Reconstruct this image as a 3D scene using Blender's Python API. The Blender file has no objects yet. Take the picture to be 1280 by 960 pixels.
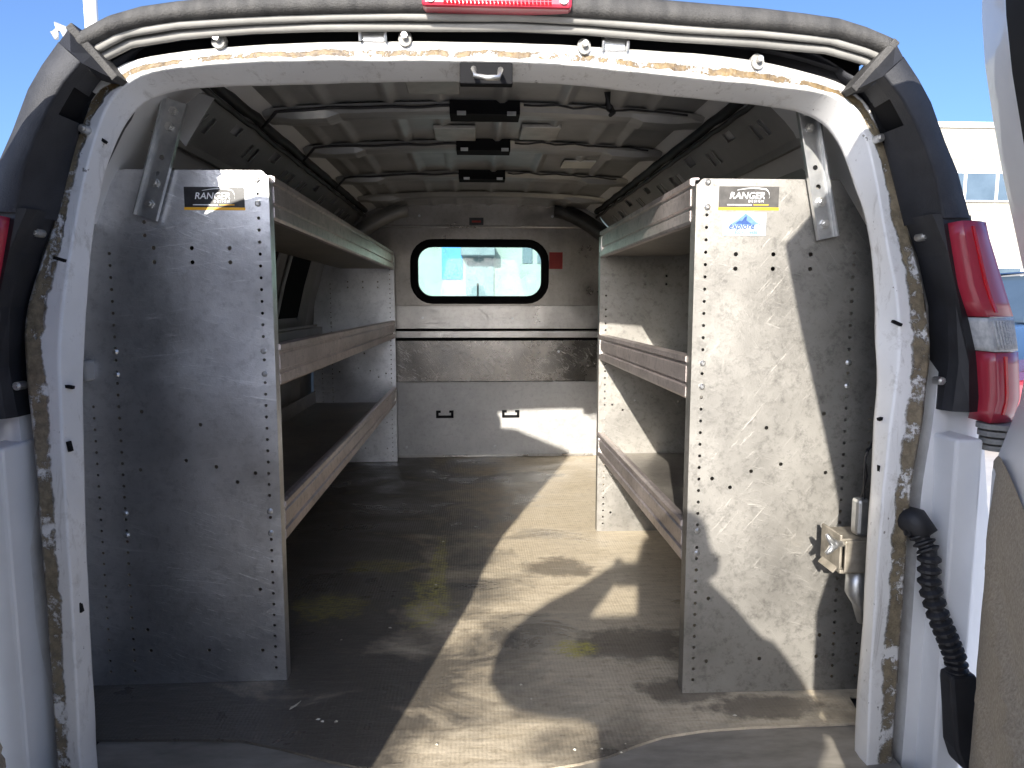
import bpy, bmesh, math, random
from mathutils import Vector, Matrix, noise
R = math.radians
random.seed(7)
sc = bpy.context.scene
col = sc.collection

# ------------------------------------------------------------------ camera, sky, sun, exposure
cd = bpy.data.cameras.new('Camera'); cam = bpy.data.objects.new('Camera', cd); col.objects.link(cam)
cam.location = (0, 0, 0.864); cam.rotation_euler = (R(90 - 6.4), 0, R(-2.83))
cd.sensor_width = 36; cd.lens = 888 / 1280 * 36; cd.clip_start = 0.02; cd.clip_end = 3000
sc.camera = cam

SUN = Vector((0.24, 1.0, -0.385)).normalized()          # the way the light travels
elev = math.asin(-SUN.z); azim = math.atan2(-SUN.x, -SUN.y)
w = bpy.data.worlds.new('World'); sc.world = w; w.use_nodes = True
nt = w.node_tree
sky = nt.nodes.new('ShaderNodeTexSky'); sky.sky_type = 'NISHITA'; sky.sun_disc = False
sky.sun_elevation = elev; sky.sun_rotation = azim
sky.air_density = 0.6; sky.dust_density = 3.0; sky.ozone_density = 5.0
bg = nt.nodes['Background']; bg.inputs['Strength'].default_value = 0.112
nt.links.new(sky.outputs[0], bg.inputs[0])
sd = bpy.data.lights.new('sun', 'SUN'); sd.energy = 3.6; sd.angle = R(0.53); sd.color = (1, 0.94, 0.85)
so = bpy.data.objects.new('sun', sd); col.objects.link(so)
so.rotation_euler = SUN.to_track_quat('-Z', 'Y').to_euler(); so.location = (-6, -20, 14)
sc.view_settings.view_transform = 'Standard'; sc.view_settings.look = 'None'
sc.view_settings.gamma = 1; sc.view_settings.use_curve_mapping = False
sc.view_settings.exposure = 1.58
sc.cycles.max_bounces = 7; sc.cycles.diffuse_bounces = 5; sc.cycles.glossy_bounces = 4; sc.cycles.transparent_max_bounces = 6

# ------------------------------------------------------------------ materials
def mat(name, c1, c2=None, rough=.5, metal=0, scale=6, bump=0, bscale=60, stretch=(1, 1, 1), bstretch=None,
        detail=6, lo=.35, hi=.65, rvar=0, spec=.5, trans=0, coat=0, alpha=1, emit=None):
    m = bpy.data.materials.new(name); m.use_nodes = True
    t = m.node_tree; n = t.nodes; L = t.links.new
    b = n['Principled BSDF']
    b.inputs['Base Color'].default_value = (*c1, 1)
    b.inputs['Roughness'].default_value = rough; b.inputs['Metallic'].default_value = metal
    b.inputs['Specular IOR Level'].default_value = spec
    b.inputs['Transmission Weight'].default_value = trans; b.inputs['Coat Weight'].default_value = coat
    tc = n.new('ShaderNodeTexCoord')
    def tex(sc_, st, det=detail):
        mp = n.new('ShaderNodeMapping'); mp.inputs['Scale'].default_value = st
        L(tc.outputs['Object'], mp.inputs[0])
        x = n.new('ShaderNodeTexNoise'); x.inputs['Scale'].default_value = sc_; x.inputs['Detail'].default_value = det
        x.inputs['Roughness'].default_value = .62
        L(mp.outputs[0], x.inputs['Vector']); return x
    if c2 is not None:
        x = tex(scale, stretch)
        r = n.new('ShaderNodeValToRGB'); r.color_ramp.elements[0].position = lo; r.color_ramp.elements[1].position = hi
        r.color_ramp.elements[0].color = (*c1, 1); r.color_ramp.elements[1].color = (*c2, 1)
        L(x.outputs['Fac'], r.inputs[0]); L(r.outputs[0], b.inputs['Base Color'])
        m['ramp'] = 1
        if rvar:
            mr = n.new('ShaderNodeMapRange'); mr.inputs['To Min'].default_value = rough - rvar; mr.inputs['To Max'].default_value = rough + rvar
            mr.inputs['From Min'].default_value = .3; mr.inputs['From Max'].default_value = .7
            L(x.outputs['Fac'], mr.inputs[0]); L(mr.outputs[0], b.inputs['Roughness'])
    if bump:
        y = tex(bscale, bstretch or (1, 1, 1), 3)
        bp = n.new('ShaderNodeBump'); bp.inputs['Strength'].default_value = bump; bp.inputs['Distance'].default_value = .004
        L(y.outputs['Fac'], bp.inputs['Height']); L(bp.outputs[0], b.inputs['Normal'])
    return m

def mixnode(t, fac, a, b_):
    x = t.nodes.new('ShaderNodeMix'); x.data_type = 'RGBA'
    for s, v in ((x.inputs[0], fac), (x.inputs[6], a), (x.inputs[7], b_)):
        if hasattr(v, 'is_output'): t.links.new(v, s)
        else: s.default_value = v if not isinstance(v, tuple) else (*v, 1)
    return x.outputs[2]
def math_(t, op, a, b_=0.0, clamp=False):
    x = t.nodes.new('ShaderNodeMath'); x.operation = op; x.use_clamp = clamp
    for s, v in ((x.inputs[0], a), (x.inputs[1], b_)):
        if hasattr(v, 'is_output'): t.links.new(v, s)
        else: s.default_value = v
    return x.outputs[0]
def noise_(t, vec, scale, detail=5, rough=.6, stretch=(1, 1, 1), rot=(0, 0, 0), dist=0):
    if any(rot):
        m0 = t.nodes.new('ShaderNodeMapping'); m0.inputs['Rotation'].default_value = rot; t.links.new(vec, m0.inputs[0]); vec = m0.outputs[0]
    mp = t.nodes.new('ShaderNodeMapping'); mp.inputs['Scale'].default_value = stretch
    t.links.new(vec, mp.inputs[0])
    x = t.nodes.new('ShaderNodeTexNoise'); x.inputs['Scale'].default_value = scale; x.inputs['Detail'].default_value = detail
    x.inputs['Roughness'].default_value = rough; x.inputs['Distortion'].default_value = dist
    t.links.new(mp.outputs[0], x.inputs['Vector']); return x.outputs['Fac']
def ramp_(t, v, lo, hi):
    x = t.nodes.new('ShaderNodeMapRange'); x.inputs['From Min'].default_value = lo; x.inputs['From Max'].default_value = hi
    t.links.new(v, x.inputs[0]); return x.outputs[0]

def aluminium(name, dark, light, rough=.42, metal=.85, scratch=.5, seed=0, smudge=.5, bend=0, angles=(35, -40, 62)):
    """worn sheet aluminium: cloudy grime, cross-grain scratches, fine dents"""
    m = bpy.data.materials.new(name); m.use_nodes = True; t = m.node_tree; n = t.nodes; L = t.links.new
    b = n['Principled BSDF']; b.inputs['Metallic'].default_value = metal
    tc = n.new('ShaderNodeTexCoord'); mp = n.new('ShaderNodeMapping'); mp.inputs['Location'].default_value = (seed * 3.1, seed * 1.7, seed * 2.3)
    L(tc.outputs['Object'], mp.inputs[0]); v = mp.outputs[0]
    cloud = noise_(t, v, 3.2, 7, .65)
    fine = noise_(t, v, 46, 7, .78)
    s1 = noise_(t, v, 16, 4, .7, (9, 1, .6), (0, R(angles[0]), 0), .6)
    s2 = noise_(t, v, 16, 4, .7, (9, 1, .5), (0, R(angles[1]), 0), .5)
    s3 = noise_(t, v, 26, 3, .7, (8, 1, .7), (0, R(angles[2]), 0), .7)
    area = ramp_(t, noise_(t, v, 5, 3, .6), .40, .60)
    sc1 = ramp_(t, s1, .58, .72); sc2 = ramp_(t, s2, .60, .74); sc3 = ramp_(t, s3, .58, .74)
    sc1 = math_(t, 'MULTIPLY', sc1, area); sc2 = math_(t, 'MULTIPLY', sc2, ramp_(t, noise_(t, v, 6, 3, .6, (1, 1, 1), (.9, 0, .3)), .45, .62)); sc3 = math_(t, 'MULTIPLY', sc3, ramp_(t, noise_(t, v, 4, 3, .6, (1, 1, 1), (.4, 0, 0)), .42, .58))
    scr = math_(t, 'MAXIMUM', math_(t, 'MAXIMUM', sc1, sc2), sc3)
    base = mixnode(t, ramp_(t, cloud, .34, .66), dark, light)
    base = mixnode(t, math_(t, 'MULTIPLY', ramp_(t, fine, .50, .75), smudge), base, tuple(c * .55 for c in dark))
    base = mixnode(t, math_(t, 'MULTIPLY', scr, scratch * .7), base, tuple(min(1, c * 1.25) for c in light))
    L(base, b.inputs['Base Color'])
    rr = math_(t, 'ADD', math_(t, 'MULTIPLY', ramp_(t, cloud, .3, .7), .16), rough - .08)
    rr = math_(t, 'ADD', rr, math_(t, 'MULTIPLY', scr, .12))
    L(rr, b.inputs['Roughness'])
    h = math_(t, 'ADD', math_(t, 'MULTIPLY', scr, .6), fine)
    h = math_(t, 'ADD', h, math_(t, 'MULTIPLY', noise_(t, v, 2.4, 2, .5), 14 + bend))
    bp = n.new('ShaderNodeBump'); bp.inputs['Strength'].default_value = .22; bp.inputs['Distance'].default_value = .0035
    L(h, bp.inputs['Height']); L(bp.outputs[0], b.inputs['Normal'])
    return m

M = {}
M['asphalt'] = mat('pale_concrete_lot', (.46, .45, .43), (.56, .55, .53), .92, scale=2.5, bump=.5, bscale=120)
M['alu_shade'] = aluminium('worn_aluminium_lifted_in_shade', (.56, .565, .58), (.86, .86, .87), .36, .92, .75, 1, .55, 10, (82, -84, 70))  # left unit: base colour lightened to lift the panels out of the shade
M['alu_sunlit'] = aluminium('scuffed_aluminium_dimmed_in_sun', (.235, .225, .205), (.37, .355, .325), .50, .8, .7, 2, .9, 4, (35, -40, 72))  # right unit: same sheet metal, base colour darkened to hold back the sun
M['alu_part'] = aluminium('brushed_partition_metal', (.30, .285, .265), (.47, .45, .425), .30, .97, .3, 3, .5, 6, (88, 45, -35))
M['alu_upper'] = aluminium('dull_upper_partition_metal', (.22, .20, .18), (.34, .32, .295), .34, .95, .25, 7, .5, 6, (88, 45, -35))
M['alu_lower'] = aluminium('scuffed_lower_partition_metal', (.33, .325, .315), (.46, .45, .435), .48, .6, .4, 8, .5, 2, (88, 45, -35))
M['alu_dark'] = aluminium('dark_partition_metal', (.15, .145, .14), (.25, .23, .205), .24, .97, .08, 4, .5)
M['alu_rail'] = aluminium('shelf_lip_aluminium', (.46, .40, .375), (.74, .655, .625), .36, .75, .9, 5, .9, 0, (88, 90, 86))
M['alu_tray'] = aluminium('shelf_tray_metal', (.22, .20, .18), (.42, .39, .34), .45, .7, .5, 6, .6)
M['zinc'] = mat('zinc_steel', (.40, .41, .42), (.58, .58, .57), .38, .9, scale=25, bump=.1)
M['liner'] = mat('primer_grey_sheet_metal', (.30, .296, .285), (.42, .41, .395), .5, .2, scale=4, bump=.08, bscale=30)
M['rooflin'] = mat('roof_sheet_metal', (.26, .262, .258), (.38, .38, .372), .36, .3, scale=5, bump=.1, bscale=25)
M['darkmetal'] = mat('dark_sheet_metal', (.045, .045, .047), (.085, .083, .08), .5, .3, scale=7)
M['black'] = mat('black_plastic', (.012, .012, .014), (.022, .022, .025), .55, scale=20, bump=.1, bscale=300)
M['satin'] = mat('satin_black_steel', (.008, .008, .009), None, .75, spec=.12)
M['trim'] = mat('grained_black_trim', (.020, .021, .025), (.038, .039, .044), .60, scale=9, bump=.35, bscale=420, spec=.4)
M['capm'] = mat('faded_black_cap', (.038, .037, .036), (.075, .072, .068), .66, scale=11, stretch=(3, 1, 1), bump=.5, bscale=350, spec=.35)
M['rubber'] = mat('grey_rubber_seal', (.20, .195, .18), (.30, .29, .265), .7, scale=12, stretch=(.4, 1, 1), bump=.15, bscale=90)
M['white'] = mat('white_body_paint', (.74, .74, .735), (.82, .82, .815), .34, scale=3.5, coat=.25)
M['white_dirty'] = mat('dusty_white_paint', (.40, .385, .36), (.70, .69, .67), .5, scale=7, lo=.30, hi=.55, bump=.05)
M['red'] = mat('red_lamp_lens', (.40, .022, .045), None, .28, spec=.6, coat=.5)
M['reddeep'] = mat('deep_red_reflector', (.55, .006, .014), None, .10, coat=.6)
M['clear'] = mat('clear_ribbed_lens', (.42, .43, .43), (.60, .60, .59), .22, scale=80)
M['steel'] = mat('bare_bolt_steel', (.50, .49, .47), (.70, .69, .66), .32, .9, scale=60)
M['tan'] = mat('cadmium_plated_bracket', (.20, .18, .145), (.36, .325, .27), .5, .6, scale=26)
M['person_skin'] = mat('skin', (.50, .30, .22), (.56, .35, .26), .5, scale=12)
M['jacket'] = mat('navy_jacket_cloth', (.03, .035, .05), (.045, .05, .07), .85, scale=15, bump=.3, bscale=60)
M['jeans'] = mat('denim', (.05, .07, .12), (.08, .11, .17), .9, scale=30, bump=.3, bscale=200)
M['hair'] = mat('dark_hair', (.02, .014, .010), (.035, .025, .018), .6, scale=40, stretch=(4, 4, 1))
M['shoe'] = mat('shoe_leather', (.03, .025, .02), None, .5)
M['tyre'] = mat('tyre_rubber', (.02, .02, .02), (.03, .03, .03), .85, scale=20, bump=.2)
M['cream'] = mat('cream_wall_panels', (.36, .33, .27), (.42, .39, .325), .8, scale=.6, bump=.1)
M['palewall'] = mat('pale_render_wall', (.30, .33, .315), (.37, .39, .37), .8, scale=.5)
M['bluepaint'] = mat('blue_painted_panel', (.03, .22, .62), (.04, .26, .68), .4, scale=2)
M['greydoor'] = mat('grey_metal_door', (.16, .19, .22), (.22, .25, .28), .5, scale=1.5)
M['winglass'] = mat('window_glass_dark', (.06, .09, .12), (.10, .14, .18), .08, scale=.4, spec=.8)
M['pole'] = mat('white_pole_paint', (.74, .74, .73), (.8, .8, .8), .45, scale=3)
M['label_black'] = mat('black_print', (.014, .014, .016), (.03, .03, .032), .32, scale=60)
M['label_grey'] = mat('sun_faded_black_print', (.055, .052, .048), (.085, .08, .074), .4, scale=60)
M['label_white'] = mat('white_print', (.80, .80, .80), None, .4)
M['label_orange'] = mat('orange_print', (.80, .38, .02), (.86, .46, .03), .4, scale=40)
M['label_pale'] = mat('pale_blue_print', (.26, .33, .40), (.38, .43, .46), .45, scale=55)
M['label_blue'] = mat('blue_print', (.015, .04, .16), (.03, .08, .24), .45, scale=70)
M['label_midblue'] = mat('mid_blue_print', (.07, .15, .32), (.13, .23, .40), .45, scale=90)
M['label_red'] = mat('red_label', (.30, .012, .010), (.36, .02, .015), .5, scale=20)
M['carblue'] = mat('blue_car_paint', (.05, .10, .20), None, .25, .3, coat=.8)
M['carred'] = mat('red_car_paint', (.25, .02, .03), None, .25, .2, coat=.8)
M['carsilver'] = mat('silver_car_paint', (.5, .5, .5), None, .3, .5, coat=.8)
M['orange'] = mat('orange_lamp', (.8, .2, .02), None, .3)
M['seatcloth'] = mat('seat_cloth', (.10, .10, .11), (.15, .15, .16), .9, scale=30)

def glass(name, tint, rough=.02, haze=0):
    m = bpy.data.materials.new(name); m.use_nodes = True; t = m.node_tree; n = t.nodes
    n.remove(n['Principled BSDF']); out = n['Material Output']
    tr = n.new('ShaderNodeBsdfTransparent'); tr.inputs[0].default_value = (*tint, 1)
    gl = n.new('ShaderNodeBsdfGlossy'); gl.inputs['Roughness'].default_value = rough
    mx = n.new('ShaderNodeMixShader'); mx.inputs[0].default_value = .05
    t.links.new(tr.outputs[0], mx.inputs[1]); t.links.new(gl.outputs[0], mx.inputs[2]); t.links.new(mx.outputs[0], out.inputs[0])
    if haze:
        df = n.new('ShaderNodeBsdfDiffuse'); df.inputs[0].default_value = (.55, .60, .60, 1); tl = n.new('ShaderNodeBsdfTranslucent'); tl.inputs[0].default_value = (.6, .66, .66, 1)
        a_ = n.new('ShaderNodeAddShader'); t.links.new(df.outputs[0], a_.inputs[0]); t.links.new(tl.outputs[0], a_.inputs[1])
        tc = n.new('ShaderNodeTexCoord'); hz = math_(t, 'MULTIPLY', ramp_(t, noise_(t, tc.outputs['Object'], 14, 6, .7), .25, .75), haze * 2)
        m2 = n.new('ShaderNodeMixShader'); t.links.new(hz, m2.inputs[0]); t.links.new(mx.outputs[0], m2.inputs[1]); t.links.new(a_.outputs[0], m2.inputs[2]); t.links.new(m2.outputs[0], out.inputs[0])
    return m
M['glass'] = glass('tinted_glass', (.66, .84, .80))
M['glass_clear'] = glass('window_pane', (.82, .92, .90), haze=.14)

def floor_mat():
    m = bpy.data.materials.new('worn_plywood_floor'); m.use_nodes = True; t = m.node_tree; n = t.nodes; L = t.links.new
    b = n['Principled BSDF']; tc = n.new('ShaderNodeTexCoord'); v = tc.outputs['Object']
    sep = n.new('ShaderNodeSeparateXYZ'); L(v, sep.inputs[0]); X, Y = sep.outputs[0], sep.outputs[1]
    grain = noise_(t, v, 9, 6, .65, (1, 6, 1), dist=.6)
    cloud = noise_(t, v, 3.0, 7, .62, (1, 1.5, 1), dist=.5)
    base = mixnode(t, ramp_(t, grain, .3, .7), (.45, .375, .265), (.62, .535, .40))
    fine = noise_(t, v, 45, 5, .7)
    base = mixnode(t, math_(t, 'MULTIPLY', ramp_(t, fine, .52, .72), .45), base, (.15, .11, .07))
    # rubbed-in black grime: left half and tail darkened further to paint in their shade
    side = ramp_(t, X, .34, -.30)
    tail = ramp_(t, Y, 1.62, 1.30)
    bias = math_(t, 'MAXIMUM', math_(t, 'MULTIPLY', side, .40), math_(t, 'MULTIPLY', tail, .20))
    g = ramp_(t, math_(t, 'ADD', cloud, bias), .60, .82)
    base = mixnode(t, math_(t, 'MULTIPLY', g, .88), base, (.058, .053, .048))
    # dark scuffs with a shape of their own
    def blot(cx, cy, rx, ry, nsc, amt=.35):
        dx = math_(t, 'DIVIDE', math_(t, 'SUBTRACT', X, cx), rx); dy = math_(t, 'DIVIDE', math_(t, 'SUBTRACT', Y, cy), ry)
        d = math_(t, 'SQRT', math_(t, 'ADD', math_(t, 'MULTIPLY', dx, dx), math_(t, 'MULTIPLY', dy, dy)))
        d = math_(t, 'ADD', d, math_(t, 'MULTIPLY', math_(t, 'SUBTRACT', noise_(t, v, nsc, 5, .7), .5), amt * 5))
        return ramp_(t, d, 1.05, .72)
    for a in ((.27, 2.25, .12, .10, 9), (.40, 1.72, .16, .10, 10), (.22, 3.5, .20, .12, 6), (.46, 1.50, .12, .06, 12), (.62, 1.42, .14, .05, 14)):
        base = mixnode(t, math_(t, 'MULTIPLY', blot(*a), .7), base, (.075, .062, .05))
    # dried yellow-green paint
    for a, k in (((.245, 1.70, .062, .050, 22, .22), .85), ((-.15, 2.0, .075, .17, 12, .5), .55), ((-.13, 2.25, .03, .30, 18, .5), .6),
                 ((-.43, 1.98, .12, .10, 13, .5), .4), ((-.30, 2.3, .13, .06, 14, .5), .35)):
        worn = ramp_(t, noise_(t, v, 34, 6, .8, (1, 3, 1), dist=1.2), .44, .56)
        base = mixnode(t, math_(t, 'MULTIPLY', math_(t, 'MULTIPLY', blot(*a), k * 1.15, True), worn), base, (.50, .44, .10))
    # pale dusty scuffs
    sc_ = noise_(t, v, 7, 6, .75, (1, 5, 1), dist=1.0)
    base = mixnode(t, math_(t, 'MULTIPLY', ramp_(t, sc_, .60, .78), .30), base, (.46, .43, .38))
    L(base, b.inputs['Base Color'])
    b.inputs['Roughness'].default_value = .62
    L(ramp_(t, cloud, .8, .1), b.inputs['Roughness'])
    wv = n.new('ShaderNodeTexWave'); wv.bands_direction = 'X'; wv.inputs['Scale'].default_value = 36; wv.inputs['Distortion'].default_value = 1.2
    wv.inputs['Detail'].default_value = 2; L(v, wv.inputs['Vector'])
    h = math_(t, 'ADD', math_(t, 'MULTIPLY', wv.outputs['Fac'], .16), math_(t, 'ADD', fine, grain))
    bp = n.new('ShaderNodeBump'); bp.inputs['Strength'].default_value = .45; bp.inputs['Distance'].default_value = .004
    L(h, bp.inputs['Height']); L(bp.outputs[0], b.inputs['Normal'])
    return m
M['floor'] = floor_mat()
M['sillmetal'] = mat('scuffed_sill', (.17, .155, .13), (.30, .275, .235), .6, .1, scale=6, stretch=(1, 3, 1), bump=.15, bscale=60)

def trimboard():
    m = mat('brown_grained_door_board', (.29, .25, .195), (.44, .385, .305), .85, scale=210, lo=.35, hi=.65, bump=.7, bscale=240, detail=4)
    return m
M['board'] = trimboard()

def frame_mat():
    """white paint; UV.y runs across the flange, UV.x along it: old sealant strip torn off the outer edge"""
    m = bpy.data.materials.new('white_flange_with_old_sealant'); m.use_nodes = True; t = m.node_tree; n = t.nodes; L = t.links.new
    b = n['Principled BSDF']; b.inputs['Roughness'].default_value = .42; b.inputs['Coat Weight'].default_value = .15
    uv = n.new('ShaderNodeUVMap'); sep = n.new('ShaderNodeSeparateXYZ'); L(uv.outputs[0], sep.inputs[0])
    tc = n.new('ShaderNodeTexCoord'); v = tc.outputs['Object']
    U, V = sep.outputs[0], sep.outputs[1]
    base = mixnode(t, ramp_(t, noise_(t, v, 5, 5), .3, .7), (.68, .67, .65), (.82, .81, .79))
    scuff = math_(t, 'MULTIPLY', ramp_(t, noise_(t, v, 20, 7, .75), .55, .70), .5)
    base = mixnode(t, scuff, base, (.36, .33, .29))
    rub = math_(t, 'MULTIPLY', ramp_(t, noise_(t, v, 10, 6, .75, (5, 2, .6), dist=.8), .56, .66), .55)
    base = mixnode(t, rub, base, (.40, .375, .34))
    chip = ramp_(t, noise_(t, v, 55, 3, .6), .70, .73)
    base = mixnode(t, math_(t, 'MULTIPLY', chip, .8), base, (.13, .11, .09))
    # header mask: shifts the sealant strip and switches its tones
    wob = math_(t, 'MULTIPLY', math_(t, 'SUBTRACT', noise_(t, v, 22, 6, .7), .5), .62)
    head = math_(t, 'MULTIPLY', ramp_(t, U, .28, .34), ramp_(t, U, .68, .62))
    vv = math_(t, 'ADD', math_(t, 'ADD', V, wob), math_(t, 'MULTIPLY', head, .30))
    band = math_(t, 'MULTIPLY', ramp_(t, vv, 1.44, 1.52), ramp_(t, math_(t, 'ADD', vv, math_(t, 'MULTIPLY', head, .20)), 2.06, 1.98))
    tear = ramp_(t, noise_(t, v, 15, 6, .75), .41, .47)
    mask = math_(t, 'MULTIPLY', band, tear)
    grain = noise_(t, v, 60, 5, .7)
    seal = mixnode(t, ramp_(t, grain, .35, .65), mixnode(t, head, (.115, .092, .06), (.06, .035, .014)), mixnode(t, head, (.28, .23, .15), (.20, .135, .055)))  # header sealant tones darkened to offset the direct sun there
    hi = ramp_(t, U, .0, 1.0)
    base = mixnode(t, mask, base, seal)
    crack = math_(t, 'MULTIPLY', ramp_(t, V, 1.93, 1.98), .6)
    base = mixnode(t, crack, base, (.10, .085, .065))
    L(base, b.inputs['Base Color'])
    h = math_(t, 'ADD', math_(t, 'MULTIPLY', mask, math_(t, 'ADD', grain, .4)), math_(t, 'MULTIPLY', scuff, -.2))
    bp = n.new('ShaderNodeBump'); bp.inputs['Strength'].default_value = .8; bp.inputs['Distance'].default_value = .004
    L(h, bp.inputs['Height']); L(bp.outputs[0], b.inputs['Normal'])
    return m
M['flange'] = frame_mat()

# ------------------------------------------------------------------ mesh helpers
def finish(o, parent=None):
    col.objects.link(o)
    if parent is not None:
        o.parent = parent
        if parent.type == 'EMPTY': o.matrix_parent_inverse = Matrix.Translation(parent.location).inverted() if not parent.rotation_euler.z else (Matrix.Translation(parent.location) @ Matrix.Rotation(parent.rotation_euler.z, 4, 'Z')).inverted()
    return o
def obj(name, verts, faces, m, parent=None, smooth=False, solid=0, bevel=0, off=0, uvs=None):
    me = bpy.data.meshes.new(name); me.from_pydata([tuple(v) for v in verts], [], faces); me.update()
    me.materials.append(M[m] if isinstance(m, str) else m)
    if uvs:
        l = me.uv_layers.new(name='UVMap')
        for p in me.polygons:
            for li in p.loop_indices: l.data[li].uv = uvs[me.loops[li].vertex_index]
    o = bpy.data.objects.new(name, me)
    if solid:
        s = o.modifiers.new('solid', 'SOLIDIFY'); s.thickness = solid; s.offset = off
    if bevel:
        s = o.modifiers.new('bevel', 'BEVEL'); s.width = bevel; s.segments = 2; s.limit_method = 'ANGLE'; s.angle_limit = R(40)
    if smooth:
        for p in me.polygons: p.use_smooth = True
    return finish(o, parent)
class MB:
    def __init__(s): s.v = []; s.f = []
    def add(s, v, f):
        k = len(s.v); s.v += [tuple(p) for p in v]; s.f += [tuple(i + k for i in q) for q in f]; return s
    def box(s, x0, x1, y0, y1, z0, z1, mtx=None):
        v = [Vector(p) for p in ((x0, y0, z0), (x1, y0, z0), (x1, y1, z0), (x0, y1, z0), (x0, y0, z1), (x1, y0, z1), (x1, y1, z1), (x0, y1, z1))]
        if mtx is not None: v = [mtx @ p for p in v]
        return s.add(v, [(0, 3, 2, 1), (4, 5, 6, 7), (0, 1, 5, 4), (1, 2, 6, 5), (2, 3, 7, 6), (3, 0, 4, 7)])
    def tube(s, pts, r, n=10, closed=False, cap=True):
        pts = [Vector(p) for p in pts]; N = len(pts); rings = []
        for i, p in enumerate(pts):
            a = pts[(i - 1) % N] if (closed or i > 0) else p; b = pts[(i + 1) % N] if (closed or i < N - 1) else p
            d = (b - a).normalized(); up = Vector((0, 0, 1)) if abs(d.z) < .9 else Vector((1, 0, 0))
            e = d.cross(up).normalized(); f = e.cross(d)
            rr = r[i] if isinstance(r, (list, tuple)) else r
            rings.append([p + (e * math.cos(2 * math.pi * k / n) + f * math.sin(2 * math.pi * k / n)) * rr for k in range(n)])
        v = [q for g in rings for q in g]; fc = []
        for i in range(N if closed else N - 1):
            for k in range(n):
                a, b = i * n, ((i + 1) % N) * n
                fc.append((a + k, a + (k + 1) % n, b + (k + 1) % n, b + k))
        if cap and not closed: fc += [tuple(range(n))[::-1], tuple((N - 1) * n + k for k in range(n))]
        return s.add(v, fc)
    def cyl(s, p0, p1, r, n=12): return s.tube([p0, p1], r, n)
    def loft(s, rings, closed=False, caps=False):
        n = len(rings[0]); v = [q for g in rings for q in g]; f = []
        for i in range(len(rings) - 1):
            for k in range(n if closed else n - 1):
                f.append((i * n + k, i * n + (k + 1) % n, (i + 1) * n + (k + 1) % n, (i + 1) * n + k))
        if caps: f += [tuple(range(n))[::-1], tuple((len(rings) - 1) * n + k for k in range(n))]
        return s.add(v, f)
    def build(s, name, m, parent=None, **k): return obj(name, s.v, s.f, m, parent, **k)
def empty(name, loc, rz=0):
    o = bpy.data.objects.new(name, None); o.location = loc; o.rotation_euler = (0, 0, rz); o.empty_display_size = .2
    col.objects.link(o); return o
def tag(o, label=None, cat=None, group=None, kind=None):
    for k, v in (('label', label), ('category', cat), ('group', group), ('kind', kind)):
        if v: o[k] = v
    return o
def sheet(name, outline, holes, to3d, m, parent, thick=.002, off=0, bevel=0):
    """flat plate with real openings; outline/holes are 2D loops, to3d places them"""
    bm = bmesh.new(); edges = []
    for lp in [outline] + holes:
        vs = [bm.verts.new((p[0], p[1], 0)) for p in lp]
        for i in range(len(vs)): edges.append(bm.edges.new((vs[i], vs[(i + 1) % len(vs)])))
    bmesh.ops.triangle_fill(bm, use_beauty=True, use_dissolve=False, edges=edges, normal=(0, 0, 1))
    for v_ in bm.verts: v_.co = to3d(v_.co.x, v_.co.y)
    bmesh.ops.recalc_face_normals(bm, faces=bm.faces)
    me = bpy.data.meshes.new(name); bm.to_mesh(me); bm.free(); me.materials.append(M[m])
    o = bpy.data.objects.new(name, me)
    if thick:
        s = o.modifiers.new('solid', 'SOLIDIFY'); s.thickness = thick; s.offset = off
    return finish(o, parent)
def circ(cx, cz, r, n=8): return [(cx + r * math.cos(2 * math.pi * k / n), cz + r * math.sin(2 * math.pi * k / n)) for k in range(n)]
def rrect(x0, x1, z0, z1, r, n=6):
    o = []
    for cx, cz, a in ((x1 - r, z0 + r, -90), (x1 - r, z1 - r, 0), (x0 + r, z1 - r, 90), (x0 + r, z0 + r, 180)):
        for k in range(n + 1): o.append((cx + r * math.cos(R(a + 90 * k / n)), cz + r * math.sin(R(a + 90 * k / n))))
    return o
def sm(t): t = max(0, min(1, t)); return t * t * (3 - 2 * t)
def lerp(a, b, t): return a + (b - a) * t
def interp(tab, x):
    if x <= tab[0][0]: return tab[0][1]
    for (a, b), (c, d) in zip(tab, tab[1:]):
        if x <= c: return b + (d - b) * (x - a) / (c - a)
    return tab[-1][1]
def text_mesh(name, body, size, to3d, m, parent, bold=0, shear=0, align='CENTER', space=1):
    cu = bpy.data.curves.new(name, 'FONT'); cu.body = body; cu.size = size; cu.align_x = align; cu.shear = shear; cu.offset = bold; cu.space_character = space
    cu.resolution_u = 3
    o = bpy.data.objects.new(name, cu); col.objects.link(o)
    dg = bpy.context.evaluated_depsgraph_get(); dg.update()
    me = bpy.data.meshes.new_from_object(o.evaluated_get(dg)); bpy.data.objects.remove(o)
    for v in me.vertices: v.co = to3d(v.co.x, v.co.y)
    me.materials.clear(); me.materials.append(M[m])
    return finish(bpy.data.objects.new(name, me), parent)

GZ = -.72; XC = .03
# ------------------------------------------------------------------ ground
mb = MB(); mb.add([(-600, -600, GZ), (600, -600, GZ), (600, 900, GZ), (-600, 900, GZ)], [(0, 1, 2, 3)])
tag(mb.build('ground', 'asphalt'), kind='structure')

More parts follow.
